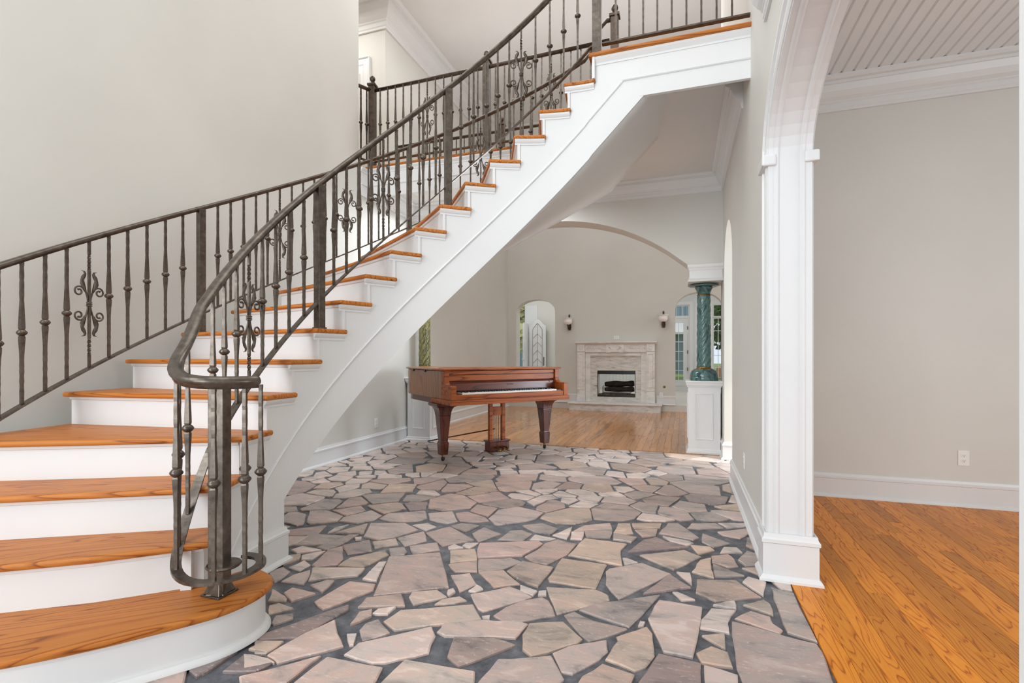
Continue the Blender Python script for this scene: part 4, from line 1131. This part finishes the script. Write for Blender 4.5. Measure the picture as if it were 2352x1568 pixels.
# firebox: black metal trim, glass, see-through to the sun room
yb = YF + .30
fbx = MB()
fbx.box(fo0, fo1, ys - .004, ys + .02, fz1 - .075, fz1).box(fo0, fo1, ys - .004, ys + .02, fz0, fz0 + .034)
fbx.box(fo0, fo0 + .012, ys - .004, ys + .02, fz0, fz1).box(fo1 - .012, fo1, ys - .004, ys + .02, fz0, fz1)
fbx.box(fo0, fo1, ys, yb, fz1 - .05, fz1 - .03)
fbuild(fbx, 'firebox_trim', 'black')
fbuild(MB().box(fo0, fo1, ys + .02, yb, fz0 - .004, fz0 + .05), 'burner_tray', 'ash')
fbuild(MB().lathe([(.014, -.002), (.017, 0), (.014, .002), (.011, 0), (.014, -.002)], 16, (-1.225, YF + .05, fz1 - .085)), 'damper_ring', 'iron_dark')
# logs and grate inside the firebox
gr = prop(empty('fire_grate', (-1.35, YF + .12, fz0 + .052)), 'black iron grate holding the logs in the marble fireplace', 'grate')
g = MB()
for x in (-.28, -.14, 0, .14, .27):
    g.tube([(x, -.12, .012), (x, .1, .012)], .008, 6)
for y in (-.12, .1): g.tube([(-.3, y, .022), (.3, y, .022)], .008, 6)
g.build('bars', M['black'], gr)
MB().tube([(-.28, -.12, .0), (-.28, -.12, .16)], .006, 6).build('upright', M['black'], gr); MB().tube([(-.255, -.12, 0), (-.255, -.12, .19)], .006, 6).build('upright', M['black'], gr)
rl = random.Random(2)
def log(a, b, r, label):
    n = 14; P = []; rad = []
    for i in range(n + 1):
        t = i / n
        P.append((a[0] + (b[0] - a[0]) * t + rl.uniform(-.006, .006), a[1] + (b[1] - a[1]) * t, a[2] + (b[2] - a[2]) * t + .004 * sin(t * 7)))
        rad.append(r * (1 + .10 * sin(t * 9 + a[0] * 9)) * (.8 if i in (0, n) else 1))
    o = MB().tube(P, rad, 12).build('log', M['char'], None, smooth=True)
    prop(o, label, 'log', 'logs in the fireplace')
zg = fz0 + .08
log((-1.60, YF + .055, zg + .07), (-.98, YF + .055, zg + .075), .052, 'charred front log lying across the fireplace grate')
log((-1.55, YF + .215, zg + .072), (-1.0, YF + .215, zg + .078), .054, 'charred rear log on the fireplace grate')
log((-1.60, YF + .132, zg + .172), (-.99, YF + .134, zg + .20), .062, 'topmost charred log across the other two in the fireplace')

# ------------------------------------------------------------------ wall sconces
def sconce(x, z, label):
    o = prop(empty('wall_sconce', (x, YF, z)), label, 'sconce', 'wall sconces beside the fireplace')
    MB().prism([(-.03, -.17), (.03, -.17), (.042, -.1), (.03, .0), (.042, .06), (.0, .12), (-.042, .06), (-.03, 0), (-.042, -.1)], -.018, 0, 1).build('backplate', M['iron_dark'], o, bevel=.006)
    MB().tube(catmull([(0, -.015, -.11), (0, -.06, -.15), (0, -.12, -.14), (0, -.15, -.10), (0, -.15, -.06)], 5), .012, 8).build('arm', M['iron_dark'], o, smooth=True)
    MB().tube(catmull([(0, -.015, .02), (0, -.05, -.02), (0, -.04, -.08), (0, -.09, -.11)], 5), .008, 6).build('scroll', M['iron_dark'], o, smooth=True)
    MB().lathe([(.001, -.075), (.02, -.072), (.032, -.05), (.03, -.035), (.001, -.03)], 18, (0, -.15, 0)).build('cup', M['iron_dark'], o, smooth=True)
    MB().lathe([(.03, -.055), (.062, -.042), (.086, -.012), (.09, .02), (.082, .045), (.088, .07), (.112, .088), (.108, .090), (.082, .072), (.075, .045), (.084, .02), (.08, -.01), (.058, -.037), (.026, -.05)], 28, (0, -.15, 0)).build('glass_shade', M['shade'], o, smooth=True)
    MB().lathe([(.001, .11), (.02, .112), (.01, .13), (.022, .14), (.012, .165), (.001, .185)], 12, (0, -.02, 0)).build('finial', M['iron_dark'], o, smooth=True)
sconce(fx(1308), 1.87, 'iron wall sconce with white glass bowl between the left arch and the fireplace')
sconce(fx(1524), 1.89, 'iron wall sconce with white glass bowl between the fireplace and the right arch')

# ------------------------------------------------------------------ outlets and small wall fittings
def outlet(loc, rz, label, w_=.072, h=.116, duplex=True, horizontal=False, name='wall_outlet', cat='outlet'):
    o = prop(empty(name, loc, rz), label, cat)
    if horizontal: o.rotation_euler = (0, pi / 2, 0)
    MB().box(-w_ / 2, w_ / 2, -.006, 0, -h / 2, h / 2).build('cover_plate', M['plastic'], o, bevel=.003)
    if duplex:
        for z in (-.02, .02):
            s = MB().prism([(x_, z + z_) for x_, z_ in arc(0, 0, .017, .014, 0, 2 * pi, 16)[:-1]], -.0085, -.006, 1).build('socket', M['plastic'], o)
            MB().box(-.0075, -.0055, -.0092, -.0084, z - .002, z + .007).box(.0055, .0075, -.0092, -.0084, z - .002, z + .007).box(-.002, .002, -.0092, -.0084, z - .009, z - .005).build('slots', M['slot'], s)
    return o
outlet((2.022, 4.72, .367), 0, 'white duplex outlet low on the side room wall')
outlet((XR, 4.063, .369), -pi / 2, 'white outlet seen edge-on on the right hall wall above the baseboard')
outlet((XL, 5.274, .315), pi / 2, 'white outlet on the wall under the stairs, left of the piano')
outlet((fx(1416), YF, fz(775)), 0, 'white outlet lying sideways above the mantel', horizontal=True)
p = px(1519, 910, Y=YF); outlet((p[0], YF - .02, .33), 0, 'white outlet in the baseboard right of the fireplace')
p = px(1526, 888, Y=YF)
o = prop(empty('gas_key_valve', (p[0], YF, p[2])), 'small round dark gas valve on the wall right of the fireplace', 'valve')
v_ = MB().lathe([(.001, 0), (.026, 0), (.026, .004), (.012, .008), (.001, .008)], 18).build('escutcheon', M['brass'], o); v_.rotation_euler = (pi / 2, 0, 0)
v_ = MB().lathe([(.001, .008), (.008, .009), (.008, .014), (.001, .014)], 10).build('key_hole', M['black'], o); v_.rotation_euler = (pi / 2, 0, 0)
o = prop(empty('wall_sensor', (fx(1160), YF, fz(721, 1160))), 'small white wall sensor in the far left corner above the piano', 'sensor')
MB().box(-.03, .03, -.04, 0, -.045, .045).build('housing', M['plastic'], o, bevel=.008)
MB().box(-.02, .02, -.045, -.04, -.01, .03).build('lens', M['plastic'], o, bevel=.003)
# ------------------------------------------------------------------ sun room behind the fireplace wall
YD = 15.4
struct(MB().box(-5.5, 4.6, YF + .25, YD + .2, 3.3, 3.4).build('ceiling_sun_room', M['ceil']))
def frame_rect(mb, x0, x1, z0, z1, w_, y0, y1):
    mb.box(x0, x0 + w_, y0, y1, z0, z1).box(x1 - w_, x1, y0, y1, z0, z1).box(x0 + w_, x1 - w_, y0, y1, z0, z0 + w_).box(x0 + w_, x1 - w_, y0, y1, z1 - w_, z1)
    return mb
# back wall with openings: french door, side window with transoms, two narrow windows behind the fireplace
op = [(-2.42, -2.24, .55, 1.6), (-1.50, -1.30, .55, 1.6), (-.55, .175, ZP, 2.62), (.80, 1.10, .42, 2.62)]
xs = -2.95; wb = MB()
for x0, x1, z0, z1 in op:
    wb.box(xs, x0, YD, YD + .15, ZP, 3.3)
    if z0 > ZP: wb.box(x0, x1, YD, YD + .15, ZP, z0)
    wb.box(x0, x1, YD, YD + .15, z1, 3.3); xs = x1
wb.box(xs, 4.6, YD, YD + .15, ZP, 3.3)
struct(wb.build('wall_sun_room_back', M['white']))
struct(MB().box(-3.05, -2.95, 13.1, YD + .15, ZP, 3.3).build('wall_sun_room_side', M['white']))
struct(MB().box(-4.04, -2.95, 13.0, 13.1, ZP, 3.3).build('wall_sun_room_left', M['wall']))
# board panelling seen through the fireplace
pn = struct(MB().box(-2.22, -1.52, YD - .012, YD, ZP, 1.8).build('wall_panelling', M['white']))
for i in range(7):
    MB().box(-2.215 + i * .1, -2.125 + i * .1, YD - .022, YD - .012, ZP, 1.8).build('board', M['white'], pn)
def window(name, x0, x1, z0, z1, nx, nz, parent=None):
    o = struct(frame_rect(MB(), x0, x1, z0, z1, .03, YD + .02, YD + .09).build(name, M['white']))
    gx0, gx1, gz0, gz1 = x0 + .03, x1 - .03, z0 + .03, z1 - .03
    for i in range(nx):
        for j in range(nz):
            a = gx0 + (gx1 - gx0) * i / nx; b = gx0 + (gx1 - gx0) * (i + 1) / nx
            c = gz0 + (gz1 - gz0) * j / nz; d = gz0 + (gz1 - gz0) * (j + 1) / nz
            MB().box(a, b, YD + .05, YD + .054, c, d).build('pane', M['glass'], o)
    for i in range(1, nx): x = gx0 + (gx1 - gx0) * i / nx; MB().box(x - .008, x + .008, YD + .04, YD + .064, gz0, gz1).build('muntin', M['white'], o)
    for j in range(1, nz): z = gz0 + (gz1 - gz0) * j / nz; MB().box(gx0, gx1, YD + .039, YD + .065, z - .008, z + .008).build('muntin', M['white'], o)
    return o
# french door with transom
d2 = struct(frame_rect(MB(), -.55, .175, ZP, 2.28, .0525, YD + .02, YD + .10).build('door_2', M['white']))
lf = frame_rect(MB(), -.49, .118, ZP + .01, 2.225, .115, YD + .025, YD + .07).box(-.375, .003, YD + .025, YD + .07, ZP + .12, ZP + .30).build('leaf', M['white'], d2)
gx0, gx1, gz0, gz1 = -.375, .003, ZP + .30, 2.11
for i in range(3):
    for j in range(6):
        a = gx0 + (gx1 - gx0) * i / 3; b = gx0 + (gx1 - gx0) * (i + 1) / 3; c = gz0 + (gz1 - gz0) * j / 6; d = gz0 + (gz1 - gz0) * (j + 1) / 6
        MB().box(a, b, YD + .046, YD + .05, c, d).build('pane', M['glass'], d2)
for i in (1, 2): x = gx0 + (gx1 - gx0) * i / 3; MB().box(x - .009, x + .009, YD + .036, YD + .06, gz0, gz1).build('muntin', M['white'], lf)
for j in range(1, 6): z = gz0 + (gz1 - gz0) * j / 6; MB().box(gx0, gx1, YD + .035, YD + .061, z - .009, z + .009).build('muntin', M['white'], lf)
for z in (.75, 1.25, 1.95): MB().box(.112, .13, YD + .0, YD + .03, z - .05, z + .05).build('hinge', M['iron_dark'], d2)
MB().sweep([(0, 0), (0, .02), (-.02, .026), (-.09, .026), (-.1, .036), (-.11, .036), (-.11, 0)], [(-.55, YD, ZP), (-.55, YD, 2.62), (.175, YD, 2.62), (.175, YD, ZP)], up=(0, -1, 0)).build('casing', M['white'], d2)
window('window_1', -.55, .175, 2.28, 2.62, 4, 1)
window('window_2', .80, 1.10, .42, 2.24, 2, 5)
window('window_3', .80, 1.10, 2.25, 2.62, 1, 1)
window('window_4', -2.42, -2.24, .55, 1.6, 1, 3)
window('window_5', -1.50, -1.30, .55, 1.6, 1, 1)
# small room seen through the left arch: chevron-glazed door standing open, another leaf edge-on, tall window
struct(MB().box(-5.6, -5.5, YF + .25, 13.1, 0, 3.3).build('wall_left_room', M['wall']))
window_o = struct(frame_rect(MB(), -4.9, -4.04, ZP, 2.9, .05, 13.02, 13.09).build('window_6', M['white']))
MB().box(-4.85, -4.09, 13.05, 13.055, ZP + .05, 2.85).build('pane', M['glass'], window_o)
struct(MB().box(-4.04, -3.72, 12.98, 13.0, ZP, 2.5).build('trim_door_head', M['white']))
d3 = struct(empty('door_3', (-3.68, 12.86, ZP)))
top = [(-.225, 1.80), (-.20, 1.83), (-.14, 1.86), (-.10, 1.92), (-.05, 1.97), (0, 1.985), (.05, 1.97), (.10, 1.92), (.14, 1.86), (.20, 1.83), (.225, 1.80)]
MB().prism([(-.225, 0)] + top + [(.225, 0)], -.02, .02, 1).build('leaf', M['white'], d3, bevel=.004)
ti = [(-.13, 1.70), (-.12, 1.745), (-.08, 1.78), (-.05, 1.83), (0, 1.88), (.05, 1.83), (.08, 1.78), (.12, 1.745), (.13, 1.70)]
gp = MB().prism([(-.13, .35)] + ti + [(.13, .35)], -.026, -.021, 1).build('glazed_panel', M['ceil'], d3)
M['lead'] = plain('grey_glazing_bar', srgb(150, 148, 140), .4)
ring_ = [(x, -.03, z) for x, z in [(-.13, .35)] + ti + [(.13, .35)]]
MB().tube(ring_ + [ring_[0]], .007, 5).build('glazing_frame', M['lead'], d3)
MB().tube([(0, -.03, .35), (0, -.03, 1.88)], .006, 5).build('glazing_bar', M['lead'], d3)
for z in (.5, .72, .94, 1.16, 1.38, 1.6):
    for s in (-1, 1):
        MB().tube([(0, -.03, z), (s * .05, -.03, z - .05), (s * .09, -.03, z - .09), (s * .13, -.03, z - .13)], .005, 5).build('glazing_bar', M['lead'], d3)
MB().box(.165, .185, -.035, -.02, .75, .98).build('handle_plate', M['iron_dark'], d3)
d4 = struct(empty('door_4', (-3.965, 12.7, ZP)))
MB().box(-.025, .025, -.2, .2, 0, 1.88).build('leaf', M['white'], d4, bevel=.008)
MB().lathe([(.001, 0), (.034, 0), (.034, .03), (.03, .04), (.001, .04)], 16, (0, -.2, .9)).build('knob', M['white'], d4)

# ------------------------------------------------------------------ garden behind the house
prop(struct(MB().box(-40, 40, YD + .2, 80, -.3, -.05).build('ground', M['grass'])), None)
def ribs(mb, x0, x1, y, z0, z1, step=.3):
    x = x0
    while x < x1:
        mb.box(x, x + .05, y - .03, y, z0, z1); x += step
    return mb
bd = prop(empty('metal_building', (-3, 34, 0)), 'blue-grey metal building with pale roof outside the french door', 'building')
MB().box(-9, 4.6, 0, 10, -.05, 2.55).build('wall', M['metal_wall'], bd)
ribs(MB(), -9, 4.6, 0, -.05, 2.55, .32).build('wall_ribs', M['metal_wall'], bd)['kind'] = 'stuff'
MB().prism([(-.7, 2.5), (5, 4.0), (5, 4.1), (-.7, 2.62)], -9.3, 4.9, 0).build('roof', M['metal_roof'], bd)
MB().box(-9, 4.6, 3.2, 10, 2.6, 7.2).build('upper_wall', M['metal_wall'], bd)
ribs(MB(), -9, 4.6, 3.2, 2.6, 7.2, .32).build('upper_wall_ribs', M['metal_wall'], bd)['kind'] = 'stuff'
def tree(x, y, h, r, mat, label, seed, n=2600):
    o = prop(empty('garden_tree', (x, y, -.05)), label, 'tree', 'trees outside the windows')
    MB().tube([(0, 0, 0), (.1, 0, h * .3), (0, .1, h * .7)], [.16, .13, .06], 8).build('trunk', M['bark'], o, smooth=True)
    q = random.Random(seed); mb = MB()
    for i in range(n):
        a = q.uniform(0, 2 * pi); u = q.uniform(-1, 1); rr_ = q.random() ** .4
        c = Vector((r * rr_ * sqrt(1 - u * u) * cos(a), r * rr_ * sqrt(1 - u * u) * sin(a), h * .62 + h * .38 * rr_ * u))
        s = q.uniform(.08, .2); d1 = Vector((q.uniform(-1, 1), q.uniform(-1, 1), q.uniform(-1, 1))).normalized() * s; d2_ = Vector((q.uniform(-1, 1), q.uniform(-1, 1), q.uniform(-1, 1))).normalized() * s
        mb.quad(c - d1, c + d2_, c + d1, c - d2_)
    f_ = mb.build('foliage', M[mat], o); f_['kind'] = 'stuff'
tree(2.6, 27, 5.2, 2.0, 'leaf', 'leafy green tree outside the window right of the dark column', 1)
tree(7.2, 40, 9, 3.0, 'leaf', 'tall dark green tree behind the one right of the column', 2)
tree(-5.4, 19.2, 4.6, 1.4, 'leaf_gold', 'yellow-green tree outside the window in the left arch', 3, 4200)
tree(-8.2, 23.5, 7.0, 2.4, 'leaf_gold', 'larger golden tree behind the one in the left arch', 4, 4200)
bk_ = prop(MB().prism([(-1.6, -.06), (1.6, -.06), (1.5, .55), (.6, .8), (-.7, .7), (-1.5, .5)], 31, 33, 1).build('earth_bank', M['brick']), 'orange earth bank behind the garden tree outside the right window', 'bank')
bk_.location = (3.4, -1, 0)
